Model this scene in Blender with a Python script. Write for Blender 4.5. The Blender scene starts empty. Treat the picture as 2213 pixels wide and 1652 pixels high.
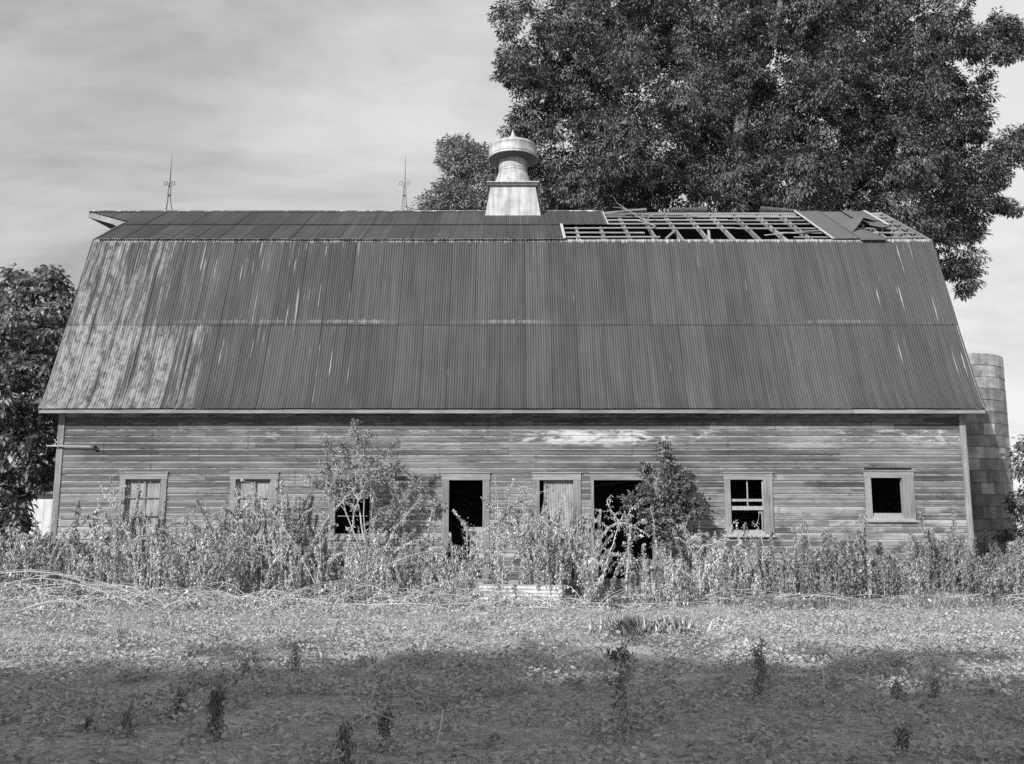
import bpy, math
import numpy as np
from mathutils import Vector, Matrix

# ------------------------------------------------------------------ camera, world, sun, exposure
SC = bpy.context.scene
COL = SC.collection
PITCH = math.radians(9.11)
F = 2080.0                       # focal length in units of a 2213 px wide frame
EYE = 1.42
cam_data = bpy.data.cameras.new('camera')
cam_data.sensor_width = 36.0
cam_data.lens = 36.0 * F / 2213.0
cam_data.clip_start = 0.05
cam_data.clip_end = 5000
cam = bpy.data.objects.new('camera', cam_data)
COL.objects.link(cam)
cam.location = (0, 0, EYE)
cam.rotation_euler = (math.radians(90) + PITCH, 0, 0)
SC.camera = cam

SUN_EL = math.radians(30)
SUN_AZ = math.radians(35)        # to the left of the line from the barn back to the camera
to_sun = Vector((-math.sin(SUN_AZ) * math.cos(SUN_EL), -math.cos(SUN_AZ) * math.cos(SUN_EL), math.sin(SUN_EL)))
sd = bpy.data.lights.new('sun', 'SUN')
sd.energy = 4.6
sd.angle = math.radians(0.5)
sd.color = (1, 1, 1)
sun = bpy.data.objects.new('sun', sd)
COL.objects.link(sun)
sun.rotation_euler = to_sun.to_track_quat('Z', 'Y').to_euler()
sun.location = (-20, -30, 40)

world = bpy.data.worlds.new("World")
SC.world = world
world.use_nodes = True
wt = world.node_tree
wt.nodes.clear()
SC.view_settings.view_transform = 'Standard'
SC.view_settings.look = 'None'
SC.view_settings.exposure = 0.35
SC.view_settings.gamma = 1.0
SC.view_settings.use_curve_mapping = False
SC.render.engine = 'CYCLES'
SC.cycles.max_bounces = 6
SC.cycles.use_denoising = False
SC.cycles.transparent_max_bounces = 4


class G:
    """tiny helper to write float node graphs"""
    def __init__(s, tree):
        s.t = tree

    def node(s, typ, **kw):
        n = s.t.nodes.new(typ)
        for k, v in kw.items():
            setattr(n, k, v)
        return n

    def put(s, sock, v):
        if isinstance(v, bpy.types.NodeSocket):
            s.t.links.new(v, sock)
        elif v is not None:
            try:
                sock.default_value = v
            except Exception:
                sock.default_value = (v, v, v)

    def m(s, op, a, b=None, c=None, clamp=False):
        n = s.node('ShaderNodeMath', operation=op, use_clamp=clamp)
        s.put(n.inputs[0], a)
        if b is not None: s.put(n.inputs[1], b)
        if c is not None: s.put(n.inputs[2], c)
        return n.outputs[0]

    def add(s, a, b): return s.m('ADD', a, b)
    def mul(s, a, b): return s.m('MULTIPLY', a, b)

    def step(s, v, a, b):
        """smoothstep of v from a (0) to b (1); a may exceed b"""
        n = s.node('ShaderNodeMapRange', interpolation_type='SMOOTHSTEP')
        s.put(n.inputs[0], v)
        if a < b:
            n.inputs[1].default_value = a; n.inputs[2].default_value = b
            n.inputs[3].default_value = 0; n.inputs[4].default_value = 1
        else:
            n.inputs[1].default_value = b; n.inputs[2].default_value = a
            n.inputs[3].default_value = 1; n.inputs[4].default_value = 0
        return n.outputs[0]

    def mix(s, f, a, b):
        n = s.node('ShaderNodeMix', data_type='FLOAT')
        s.put(n.inputs[0], f); s.put(n.inputs[2], a); s.put(n.inputs[3], b)
        return n.outputs[0]

    def scaled(s, vec, sc, off=None):
        n = s.node('ShaderNodeVectorMath', operation='MULTIPLY')
        s.put(n.inputs[0], vec); n.inputs[1].default_value = sc
        o = n.outputs[0]
        if off is not None:
            n2 = s.node('ShaderNodeVectorMath', operation='ADD')
            s.put(n2.inputs[0], o); s.put(n2.inputs[1], off)
            o = n2.outputs[0]
        return o

    def noise(s, vec, scale=1.0, detail=3.0, rough=0.55, dist=0.0):
        n = s.node('ShaderNodeTexNoise')
        s.put(n.inputs['Vector'], vec)
        n.inputs['Scale'].default_value = scale
        n.inputs['Detail'].default_value = detail
        n.inputs['Roughness'].default_value = rough
        n.inputs['Distortion'].default_value = dist
        return n.outputs[0]

    def pos(s):
        n = s.node('ShaderNodeNewGeometry')
        return n.outputs['Position']

    def xyz(s, v):
        n = s.node('ShaderNodeSeparateXYZ'); s.put(n.inputs[0], v)
        return n.outputs

    def vec(s, x, y, z):
        n = s.node('ShaderNodeCombineXYZ')
        s.put(n.inputs[0], x); s.put(n.inputs[1], y); s.put(n.inputs[2], z)
        return n.outputs[0]

    def obj_rand(s):
        return s.node('ShaderNodeObjectInfo').outputs['Random']

    def island(s):
        return s.node('ShaderNodeNewGeometry').outputs['Random Per Island']


# sky: Nishita sky as a black-and-white film records it, with thin high cloud
w = G(wt)
sky = w.node('ShaderNodeTexSky', sky_type='NISHITA')
sky.sun_disc = False
sky.sun_elevation = SUN_EL
sky.sun_rotation = math.atan2(to_sun.x, to_sun.y)
bw = w.node('ShaderNodeRGBToBW')
wt.links.new(sky.outputs[0], bw.inputs[0])
tc = w.node('ShaderNodeTexCoord').outputs['Generated']
dx, dy, dz = w.xyz(tc)
cl = w.vec(w.m('DIVIDE', dx, w.add(w.m('ABSOLUTE', dz), 0.22)), w.m('DIVIDE', dy, w.add(w.m('ABSOLUTE', dz), 0.22)), 0.0)
rot = w.node('ShaderNodeMapping'); wt.links.new(cl, rot.inputs[0])
rot.inputs['Rotation'].default_value = (0, 0, math.radians(8)); rot.inputs['Scale'].default_value = (1.0, 1.9, 1)
n1 = w.noise(rot.outputs[0], 1.15, 7, 0.56, 0.5)
n2 = w.noise(rot.outputs[0], 0.45, 3, 0.5, 0.3)
n3 = w.noise(rot.outputs[0], 5.0, 6, 0.6, 0.6)
cloud = w.step(w.add(w.add(w.mul(n1, 0.62), w.mul(n2, 0.6)), w.mul(n3, 0.16)), 0.54, 0.80)
# veil is thicker toward the right (east) side of the sky
veil = w.step(w.add(dx, w.mul(n2, 0.25)), -0.30, 0.25)
amount = w.m('MINIMUM', w.add(w.mul(cloud, 0.62), w.mul(veil, 0.58)), 1.0)
skyv = w.mul(bw.outputs[0], 0.07)
val = w.mix(amount, w.add(w.mul(skyv, 0.45), 0.20), w.add(w.mul(skyv, 0.3), 0.57))
bg = w.node('ShaderNodeBackground')
wt.links.new(val, bg.inputs[0])
bg.inputs[1].default_value = 1.0
wo = w.node('ShaderNodeOutputWorld')
wt.links.new(bg.outputs[0], wo.inputs[0])

# ------------------------------------------------------------------ helpers
RNG = np.random.default_rng(7)


def W(px, py, Y):
    """point on the vertical plane at distance Y seen at a place of the photograph"""
    u = (px - 1106.5) / F
    v = (826.0 - py) / F
    c, s = math.cos(PITCH), math.sin(PITCH)
    # ray = forward + u right + v up
    ry = c - v * s
    rz = s + v * c
    k = Y / ry
    return Vector((u * k, Y, EYE + rz * k))


def ground_at(px, py):
    u = (px - 1106.5) / F
    v = (826.0 - py) / F
    c, s = math.cos(PITCH), math.sin(PITCH)
    ry = c - v * s
    rz = s + v * c
    k = -EYE / rz
    return Vector((u * k, ry * k, 0.0))


def material(name, value_fn, rough=0.8, spec=0.25, metal=0.0, bump_fn=None, bump=0.2, dist=0.02, transl=0.0):
    m = bpy.data.materials.new(name)
    m.use_nodes = True
    t = m.node_tree
    t.nodes.clear()
    g = G(t)
    p = g.node('ShaderNodeBsdfPrincipled')
    out = g.node('ShaderNodeOutputMaterial')
    v = value_fn(g)
    if not isinstance(v, bpy.types.NodeSocket):
        p.inputs['Base Color'].default_value = (v, v, v, 1)
    else:
        t.links.new(v, p.inputs['Base Color'])
    r = rough(g) if callable(rough) else rough
    g.put(p.inputs['Roughness'], r)
    p.inputs['Specular IOR Level'].default_value = spec
    p.inputs['Metallic'].default_value = metal
    if bump_fn:
        b = g.node('ShaderNodeBump')
        b.inputs['Strength'].default_value = bump
        b.inputs['Distance'].default_value = dist
        t.links.new(bump_fn(g), b.inputs['Height'])
        t.links.new(b.outputs[0], p.inputs['Normal'])
    if transl > 0:
        tr = g.node('ShaderNodeBsdfTranslucent')
        if isinstance(v, bpy.types.NodeSocket):
            t.links.new(v, tr.inputs[0])
        else:
            tr.inputs[0].default_value = (v, v, v, 1)
        mx = g.node('ShaderNodeMixShader')
        mx.inputs[0].default_value = transl
        t.links.new(p.outputs[0], mx.inputs[1])
        t.links.new(tr.outputs[0], mx.inputs[2])
        t.links.new(mx.outputs[0], out.inputs[0])
    else:
        t.links.new(p.outputs[0], out.inputs[0])
    return m


def mesh_np(name, V, Fc, mat=None, smooth=False):
    """V (n,3) array, Fc (m,k) array of equal-sized faces"""
    V = np.asarray(V, dtype=np.float32); Fc = np.asarray(Fc, dtype=np.int32)
    me = bpy.data.meshes.new(name)
    me.vertices.add(len(V)); me.vertices.foreach_set('co', V.ravel())
    k = Fc.shape[1]
    me.loops.add(Fc.size); me.loops.foreach_set('vertex_index', Fc.ravel())
    me.polygons.add(len(Fc))
    me.polygons.foreach_set('loop_start', np.arange(0, Fc.size, k, dtype=np.int32))
    me.polygons.foreach_set('loop_total', np.full(len(Fc), k, dtype=np.int32))
    if smooth:
        me.polygons.foreach_set('use_smooth', np.ones(len(Fc), dtype=bool))
    me.update(calc_edges=True)
    me.validate()
    if mat: me.materials.append(mat)
    return me


def mesh_py(name, V, Fc, mat=None, smooth=False):
    me = bpy.data.meshes.new(name)
    me.from_pydata([tuple(v) for v in V], [], Fc)
    if smooth:
        for p in me.polygons: p.use_smooth = True
    me.update()
    if mat: me.materials.append(mat)
    return me


def link(name, me, parent=None, loc=(0, 0, 0), rot=(0, 0, 0), scale=(1, 1, 1), label=None, cat=None, group=None, kind=None):
    o = bpy.data.objects.new(name, me)
    COL.objects.link(o)
    o.location = loc; o.rotation_euler = rot; o.scale = scale
    if parent: o.parent = parent
    if label: o['label'] = label
    if cat: o['category'] = cat
    if group: o['group'] = group
    if kind: o['kind'] = kind
    return o


def empty(name, loc, label=None, cat=None, group=None, rotz=0.0):
    return link(name, None, None, loc, (0, 0, rotz), (1, 1, 1), label, cat, group)


class MB:
    """collects faces of mixed size for one mesh"""
    def __init__(s): s.v = []; s.f = []

    def add(s, V, Fc):
        b = len(s.v)
        s.v += [tuple(x) for x in V]
        s.f += [tuple(i + b for i in f) for f in Fc]
        return s

    def box(s, x0, x1, y0, y1, z0, z1):
        V = [(x0, y0, z0), (x1, y0, z0), (x1, y1, z0), (x0, y1, z0), (x0, y0, z1), (x1, y0, z1), (x1, y1, z1), (x0, y1, z1)]
        return s.add(V, [(0, 3, 2, 1), (4, 5, 6, 7), (0, 1, 5, 4), (1, 2, 6, 5), (2, 3, 7, 6), (3, 0, 4, 7)])

    def beam(s, a, b, wd, ht, up=(0, 0, 1)):
        a = Vector(a); b = Vector(b); d = (b - a).normalized(); up = Vector(up)
        r = d.cross(up).normalized(); u = r.cross(d).normalized()
        V = []
        for p in (a, b):
            for (i, j) in ((-1, -1), (1, -1), (1, 1), (-1, 1)):
                V.append(p + r * (i * wd / 2) + u * (j * ht / 2))
        return s.add(V, [(0, 3, 2, 1), (4, 5, 6, 7), (0, 1, 5, 4), (1, 2, 6, 5), (2, 3, 7, 6), (3, 0, 4, 7)])

    def tube(s, pts, rad, n=6, cap=True):
        pts = [Vector(p) for p in pts]
        if not hasattr(rad, '__len__'): rad = [rad] * len(pts)
        V = []
        for i, p in enumerate(pts):
            d = (pts[min(i + 1, len(pts) - 1)] - pts[max(i - 1, 0)]).normalized()
            a = Vector((0, 0, 1)) if abs(d.z) < 0.9 else Vector((1, 0, 0))
            r = d.cross(a).normalized(); u = r.cross(d)
            for k in range(n):
                t = 2 * math.pi * k / n
                V.append(p + (r * math.cos(t) + u * math.sin(t)) * rad[i])
        Fc = []
        for i in range(len(pts) - 1):
            for k in range(n):
                k2 = (k + 1) % n
                Fc.append((i * n + k, i * n + k2, (i + 1) * n + k2, (i + 1) * n + k))
        if cap:
            Fc.append(tuple(reversed(range(n)))); Fc.append(tuple((len(pts) - 1) * n + k for k in range(n)))
        return s.add(V, Fc)

    def lathe(s, prof, c=(0, 0, 0), n=40, cap=False):
        V = []; Fc = []
        for (r, z) in prof:
            for k in range(n):
                t = 2 * math.pi * k / n
                V.append((c[0] + r * math.cos(t), c[1] + r * math.sin(t), c[2] + z))
        for i in range(len(prof) - 1):
            for k in range(n):
                k2 = (k + 1) % n
                Fc.append((i * n + k, i * n + k2, (i + 1) * n + k2, (i + 1) * n + k))
        if cap:
            Fc.append(tuple(reversed(range(n)))); Fc.append(tuple((len(prof) - 1) * n + k for k in range(n)))
        return s.add(V, Fc)

    def build(s, name, mat, parent=None, smooth=False, **kw):
        return link(name, mesh_py(name, s.v, s.f, mat, smooth), parent, **kw)


def unit(a):
    return a / np.maximum(np.linalg.norm(a, axis=-1, keepdims=True), 1e-9)


def leaf_arrays(P, D, U, L, Wd, fold=0.12, curl=0.15, broad=False):
    """kite (2 triangles) or broad six-cornered (4 triangles) leaves"""
    n = len(P)
    D = unit(D)
    R = unit(np.cross(D, U)); N = np.cross(R, D)
    L = np.broadcast_to(L, (n,))[:, None]; Wd = np.broadcast_to(Wd, (n,))[:, None]
    if not broad:
        v0 = P
        v1 = P + D * L * .42 + R * Wd * .5 + N * L * fold
        v2 = P + D * L - N * L * curl
        v3 = P + D * L * .42 - R * Wd * .5 + N * L * fold
        V = np.stack([v0, v1, v2, v3], 1).reshape(-1, 3)
        b = (np.arange(n) * 4)[:, None]
        T = np.concatenate([b + np.array([[0, 1, 2]]), b + np.array([[0, 2, 3]])], 0)
        return V, T
    v0 = P
    v1 = P + D * L * .22 + R * Wd * .5 + N * L * fold
    v2 = P + D * L * .68 + R * Wd * .36 + N * L * fold * .5
    v3 = P + D * L - N * L * curl
    v4 = P + D * L * .68 - R * Wd * .36 + N * L * fold * .5
    v5 = P + D * L * .22 - R * Wd * .5 + N * L * fold
    V = np.stack([v0, v1, v2, v3, v4, v5], 1).reshape(-1, 3)
    b = (np.arange(n) * 6)[:, None]
    T = np.concatenate([b + np.array([[0, 1, 2]]), b + np.array([[0, 2, 3]]), b + np.array([[0, 3, 4]]), b + np.array([[0, 4, 5]])], 0)
    return V, T


def tube_arrays(paths, n=3):
    """paths: list of (pts (k,3), radii (k,)); all joined as triangles"""
    Vs, Ts, base = [], [], 0
    ang = np.arange(n) * 2 * np.pi / n
    for pts, rad in paths:
        pts = np.asarray(pts, float); k = len(pts)
        rad = np.broadcast_to(rad, (k,))
        d = unit(np.gradient(pts, axis=0))
        a = np.where(np.abs(d[:, 2:3]) < .9, np.array([[0, 0, 1.]]), np.array([[1., 0, 0]]))
        r = unit(np.cross(d, a)); u = np.cross(r, d)
        V = pts[:, None, :] + (r[:, None, :] * np.cos(ang)[None, :, None] + u[:, None, :] * np.sin(ang)[None, :, None]) * rad[:, None, None]
        Vs.append(V.reshape(-1, 3))
        i = np.arange(k - 1)[:, None] * n; j = np.arange(n)[None, :]; j2 = (j + 1) % n
        A = base + i + j; B = base + i + j2; C = base + i + n + j2; E = base + i + n + j
        Ts.append(np.stack([A, B, C], -1).reshape(-1, 3)); Ts.append(np.stack([A, C, E], -1).reshape(-1, 3))
        base += k * n
    return np.concatenate(Vs), np.concatenate(Ts)


def joined(parts):
    Vs, Ts, b = [], [], 0
    for V, T in parts:
        Vs.append(V); Ts.append(T + b); b += len(V)
    return np.concatenate(Vs), np.concatenate(Ts)


# ------------------------------------------------------------------ materials
def wood_value(lo, hi, per_obj=0.35, along='x'):
    def fn(g):
        P = g.pos(); r = g.obj_rand()
        off = g.vec(g.mul(r, 37.0), g.mul(r, 11.0), g.mul(r, 23.0))
        sc = {'x': (1.3, 30, 55), 'z': (40, 40, 1.5), 'y': (40, 1.6, 40)}[along]
        grain = g.noise(g.scaled(P, sc, off), 1.0, 4, .65)
        blot = g.noise(g.scaled(P, (1.1, 1.1, 1.6), off), 1.0, 4, .6)
        t = g.m('ADD', g.mul(g.step(grain, .33, .68), .6), g.mul(g.step(blot, .3, .7), .4))
        v = g.mix(t, lo, hi)
        return g.mul(v, g.add(g.mul(r, per_obj), 1 - per_obj / 2))
    return fn


def siding_value(g):
    P = g.pos(); x, y, z = g.xyz(P); r = g.obj_rand()
    off = g.vec(g.mul(r, 61.0), 0.0, g.mul(r, 29.0))
    grain = g.noise(g.scaled(P, (.30, 1, 16), off), 1.0, 5, .6)
    fine = g.noise(g.scaled(P, (5.0, 1, 130), off), 1.0, 3, .7)
    blot = g.noise(g.scaled(P, (.55, 1, 1.5)), 1.0, 4, .6)
    blot2 = g.noise(g.scaled(P, (2.4, 1, 4.5), off), 1.0, 4, .65)
    lz = g.xyz(g.node('ShaderNodeTexCoord').outputs['Object'])[2]
    v = g.mix(g.step(grain, .36, .66), .095, .175)
    v = g.mul(v, g.mix(g.step(fine, .35, .65), .90, 1.1))
    v = g.mul(v, g.mix(g.step(blot, .35, .66), .68, 1.30))
    # bare, silvery boards low on the wall, redder (darker) paint left above
    low = g.mul(g.step(z, 3.1, 1.6), g.step(g.add(blot2, g.mul(g.step(x, -1.0, -9.5), .12)), .42, .62))
    v = g.mix(g.mul(low, .85), v, g.mix(g.step(grain, .36, .66), .20, .32))
    v = g.mul(v, g.mix(r, .64, 1.34))
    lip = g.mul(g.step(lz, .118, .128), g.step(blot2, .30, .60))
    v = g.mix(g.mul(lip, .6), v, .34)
    # top boards: blotchy dark band with old whitewash showing in the middle
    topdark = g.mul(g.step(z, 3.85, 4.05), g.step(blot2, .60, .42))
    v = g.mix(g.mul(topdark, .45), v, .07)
    n = g.noise(g.scaled(P, (1.7, 1, 5.5)), 1.0, 6, .72, .6)
    band = g.mul(g.step(z, 3.62, 3.86), g.step(z, 4.14, 4.04))
    where = g.add(g.mul(g.mul(g.step(x, .2, 1.2), g.step(x, 5.2, 2.2)), .19), g.mul(g.step(x, 8.6, 9.6), .07))
    ww = g.mul(band, g.step(g.add(n, where), .54, .76))
    v = g.mix(g.mul(ww, .8), v, .58)
    # drip of whitewash
    drip = g.mul(g.mul(g.step(x, 2.28, 2.36), g.step(x, 2.60, 2.48)), g.mul(g.step(z, 3.45, 3.7), g.step(z, 4.1, 4.0)))
    v = g.mix(g.mul(drip, g.step(n, .45, .7)), v, .38)
    # rust halos round the nail rows
    nx = g.m('ABSOLUTE', g.m('SUBTRACT', g.m('FRACT', g.m('DIVIDE', x, 1.22)), .5))
    nail = g.mul(g.step(nx, .035, .0), g.step(blot2, .48, .62))
    v = g.mul(v, g.add(1.0, g.mul(nail, -.40)))
    return v


def roof_value(g):
    P = g.pos(); x, y, z = g.xyz(P); r = g.obj_rand()
    slope = g.scaled(P, (8.0, .2, .42))
    st = g.noise(slope, 1.0, 5, .62)
    st2 = g.noise(g.scaled(P, (2.2, .3, .32)), 1.0, 4, .6)
    mott = g.noise(g.scaled(P, (1.2, .7, 1.2)), 1.0, 6, .65)
    fine = g.noise(g.scaled(P, (45, 45, 45)), 1.0, 2, .6)
    v = g.mix(g.step(st, .34, .66), .041, .060)
    v = g.mul(v, g.mix(g.step(st2, .38, .62), .90, 1.08))
    v = g.mul(v, g.mix(g.step(mott, .34, .66), .93, 1.07))
    v = g.mul(v, g.mix(fine, .84, 1.16))
    v = g.mul(v, g.mix(r, .82, 1.20))
    xs_ = g.m('FRACT', g.m('DIVIDE', g.add(x, 11.9), .68))
    v = g.mul(v, g.add(1.0, g.mul(g.step(g.m('ABSOLUTE', g.m('SUBTRACT', xs_, .5)), .465, .49), -.22)))
    # galvanizing still bright at the left end of the lower slope
    lower = g.step(z, 7.03, 6.97)
    edgeA = g.mul(lower, g.step(x, -7.95, -8.15))
    edgeB = g.mul(g.m('SUBTRACT', 1.0, lower), g.step(g.add(x, g.mul(st, -6.0)), -11.2, -14.2))
    zone = g.mul(g.add(g.mul(edgeA, 1.0), edgeB), g.step(z, 9.74, 9.70))
    patch = g.step(g.add(g.add(g.mul(st, .66), g.mul(st2, .38)), g.add(g.mul(g.step(x, -8.2, -11.9), .07), g.mul(lower, .045))), .48, .66)
    crumb = g.noise(g.scaled(P, (7, 2, 3.2)), 1.0, 6, .75)
    patch = g.mul(patch, g.step(crumb, .34, .58))
    v = g.mix(g.mul(zone, g.mul(patch, .85)), v, g.mix(fine, .22, .33))
    # a few long pale runs elsewhere
    run = g.noise(g.scaled(P, (13.0, .2, .55), (5.0, 0.0, 2.2)), 1.0, 4, .55)
    where = g.noise(g.scaled(P, (.35, .2, .5), (3.1, 0.0, 7.2)), 1.0, 2, .5)
    right = g.mul(g.step(x, 9.6, 10.4), .05)
    left = g.mul(g.step(x, -1.5, -7.0), .075)
    rr = g.mul(g.step(g.add(g.add(run, g.mul(where, .2)), g.add(right, left)), .80, .88), g.step(z, 9.8, 9.7))
    v = g.mix(g.mul(rr, .75), v, .34)
    # pale rims: under the knee and at the lap of the two courses
    dn = g.noise(g.scaled(P, (16.0, 0.2, 1.2)), 1.0, 3, .6)
    rim = g.step(g.add(g.m('ABSOLUTE', g.m('SUBTRACT', z, 9.72)), g.mul(dn, .30)), .235, .12)
    v = g.mix(g.mul(rim, g.mul(g.step(z, 9.78, 9.74), .8)), v, .42)
    lap = g.step(g.add(g.m('ABSOLUTE', g.m('SUBTRACT', z, 7.10)), g.mul(dn, .26)), .20, .10)
    v = g.mix(g.mul(g.mul(lap, g.step(where, .45, .6)), .55), v, .26)
    return v


M = {}
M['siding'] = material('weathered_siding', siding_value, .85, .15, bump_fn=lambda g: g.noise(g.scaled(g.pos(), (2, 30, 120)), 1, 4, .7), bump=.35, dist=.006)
M['trim'] = material('weathered_trim', wood_value(.13, .30, .25), .85, .15, bump_fn=lambda g: g.noise(g.scaled(g.pos(), (40, 40, 30)), 1, 3, .7), bump=.25, dist=.004)
M['trim_v'] = material('weathered_upright_trim', wood_value(.12, .29, .25, 'z'), .85, .15, bump_fn=lambda g: g.noise(g.scaled(g.pos(), (90, 90, 4)), 1, 3, .7), bump=.25, dist=.004)
M['pale_wood'] = material('pale_window_wood', wood_value(.20, .38, .2, 'z'), .8, .2)
M['rafter'] = material('grey_rafter', wood_value(.13, .30, .4, 'y'), .85, .15)
M['batten'] = material('grey_batten', wood_value(.13, .34, .5), .85, .15)
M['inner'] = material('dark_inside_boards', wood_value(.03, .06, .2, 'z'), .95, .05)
M['roof'] = material('rusted_corrugated_iron', roof_value, .62, .35)
M['roofback'] = material('rusted_iron_dark', lambda g: .05, .8, .2)
M['edge'] = material('bare_cut_edge', lambda g: .38, .6, .3)
M['ridge'] = material('ridge_cap_iron', lambda g: g.mix(g.step(g.noise(g.scaled(g.pos(), (5, 1, 1)), 1, 5, .7), .5, .68), .13, .55), .6, .3)
M['window_iron'] = material('pale_corrugated_iron', lambda g: g.mix(g.step(g.noise(g.scaled(g.pos(), (9, 9, 2.0)), 1, 5, .6), .3, .7), .24, .42), .6, .3)
M['white_iron'] = material('white_corrugated_iron', lambda g: g.mix(g.step(g.noise(g.scaled(g.pos(), (3, 3, 9)), 1, 5, .6), .3, .7), .36, .60), .6, .3)
M['concrete'] = material('foundation_concrete', lambda g: g.mix(g.step(g.noise(g.scaled(g.pos(), (2, 2, 4)), 1, 6, .65), .3, .7), .16, .34), .9, .1)


def zinc(g):
    P = g.pos()
    a = g.noise(g.scaled(P, (9, 9, .8)), 1, 5, .65)
    b = g.noise(g.scaled(P, (2.5, 2.5, 2.5)), 1, 5, .6)
    v = g.mix(g.step(a, .35, .68), .46, .28)
    return g.mul(v, g.mix(g.step(b, .35, .7), 1.08, .80))


M['zinc'] = material('weathered_zinc', zinc, .45, .5, metal=.15)
M['zinc_dark'] = material('shaded_zinc', lambda g: g.mul(zinc(g), .22), .6, .3)  # darkened copy of the zinc; paints in the shade below the drum cap
M['iron'] = material('dark_wrought_iron', lambda g: .06, .6, .4)


def leaf_value(lo, hi, spread=.5):
    def fn(g):
        r = g.island()
        big = g.noise(g.scaled(g.pos(), (.6, .6, .6)), 1, 3, .5)
        v = g.mix(r, lo, hi)
        return g.mul(v, g.mix(g.step(big, .3, .7), 1 - spread / 2, 1 + spread / 2))
    return fn


M['leaf_big'] = material('maple_leaves', leaf_value(.03, .155, .7), .5, .5, transl=.10)
M['leaf_left'] = material('mulberry_leaves', leaf_value(.10, .30), .42, .5, transl=.3)
M['leaf_sapling'] = material('sapling_leaves', leaf_value(.22, .42), .5, .35, transl=.2)
M['leaf_bush'] = material('elder_leaves', leaf_value(.11, .26), .5, .35, transl=.2)
M['bark'] = material('grey_bark', lambda g: g.mix(g.step(g.noise(g.scaled(g.pos(), (6, 6, 1.2)), 1, 5, .7), .3, .7), .07, .20), .9, .1)
M['twig'] = material('pale_twigs', lambda g: g.mix(g.island(), .25, .5), .85, .1)


def weed_value(lo, hi):
    def fn(g):
        r = g.island()
        patch = g.noise(g.scaled(g.pos(), (3.6, 3.6, .55)), 1, 5, .62)
        r2 = g.m('POWER', r, 1.4)
        v = g.mix(r2, lo, hi)
        return g.mul(v, g.mix(g.step(patch, .38, .62), .52, 1.30))
    return fn


def cover_value(g):
    P = g.pos()
    r = g.island()
    patch = g.noise(g.scaled(P, (.8, 1.3, .5)), 1, 5, .65)
    v = g.mix(r, .35, .43)
    return g.mul(v, g.mix(g.step(patch, .34, .66), .74, 1.16))


M['weed_leaf'] = material('withered_leaves', weed_value(.24, .72), .75, .2, transl=.18)
M['weed_green'] = material('drooping_green_leaves', weed_value(.12, .46), .6, .3, transl=.2)
M['weed_stem'] = material('dry_stems', lambda g: g.mix(g.island(), .28, .62), .8, .2)
M['weed_dark'] = material('blackened_leaves', weed_value(.15, .40), .85, .1, transl=.15)
M['straw'] = material('straw_litter', lambda g: g.mix(g.m('POWER', g.island(), 1.6), .24, .60), .8, .2)
M['cover'] = material('low_field_leaves', cover_value, .9, .08, transl=.15)
M['grass'] = material('dry_grass', weed_value(.22, .50), .7, .2, transl=.2)
M['pale_grass'] = material('bleached_grass', weed_value(.55, .80), .7, .2, transl=.35)


def soil(g):
    P = g.pos()
    a = g.noise(g.scaled(P, (.7, 1.6, 1)), 1, 6, .65)
    b = g.noise(g.scaled(P, (9, 24, 9)), 1, 5, .7)
    v = g.mix(g.step(a, .3, .7), .28, .42)
    return g.mul(v, g.mix(g.step(b, .32, .68), .62, 1.45))


M['soil'] = material('field_soil', soil, .95, .1, bump_fn=lambda g: g.noise(g.scaled(g.pos(), (12, 22, 12)), 1, 6, .7), bump=.9, dist=.05)

# ------------------------------------------------------------------ ground
def height(x, y):
    return (0.05 * np.sin(x * 1.7 + 1.3 * np.sin(y * .9)) * np.sin(y * 2.1 + .5 * x) + 0.02 * np.sin(x * 5.1 + y * 3.3) * np.sin(y * 6.2 - x * 1.4)) * np.exp(-np.maximum(0, y - 19) * .6) * np.exp(-np.maximum(0, 3 - y) * .5)


gx = np.concatenate([np.array([-3000, -800, -200, -60]), np.linspace(-26, 26, 261), np.array([60, 200, 800, 3000])])
gy = np.concatenate([np.array([-3000, -600, -100, -20]), np.linspace(2, 24, 147), np.array([30, 45, 80, 200, 800, 3000])])
GX, GY = np.meshgrid(gx, gy)
GZ = height(GX, GY)
V = np.stack([GX, GY, GZ], -1).reshape(-1, 3)
nx_, ny_ = len(gx), len(gy)
i = np.arange(ny_ - 1)[:, None] * nx_; j = np.arange(nx_ - 1)[None, :]
Q = np.stack([i + j, i + j + 1, i + nx_ + j + 1, i + nx_ + j], -1).reshape(-1, 4)
link('ground', mesh_np('ground', V, Q, M['soil'], True), kind='structure', label='bare field soil running up to the barn')

# ------------------------------------------------------------------ barn
YW = 24.40            # front face of the siding
LW = 11.50            # half length of the wall
LR = 11.90            # half length of the roof
Z0, PIT, NC = 0.37, 0.163, 25
ZTOP = Z0 + PIT * NC
EAVE = (23.98, 4.606); KNEE = (26.376, 9.738); RIDGE = (29.766, 11.72)
YB = 2 * RIDGE[0] - YW          # back wall
barn = empty('barn', (0, YW, 0), 'long abandoned wooden barn with a rusty gambrel roof of corrugated iron, partly stripped on top', 'barn')


def bpart(mb, name, mat, parent=None, **kw):
    """a part of the barn; geometry given in world coordinates"""
    o = mb.build(name, mat, parent or barn, **kw)
    o.location = (0, -YW, 0)
    return o


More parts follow.
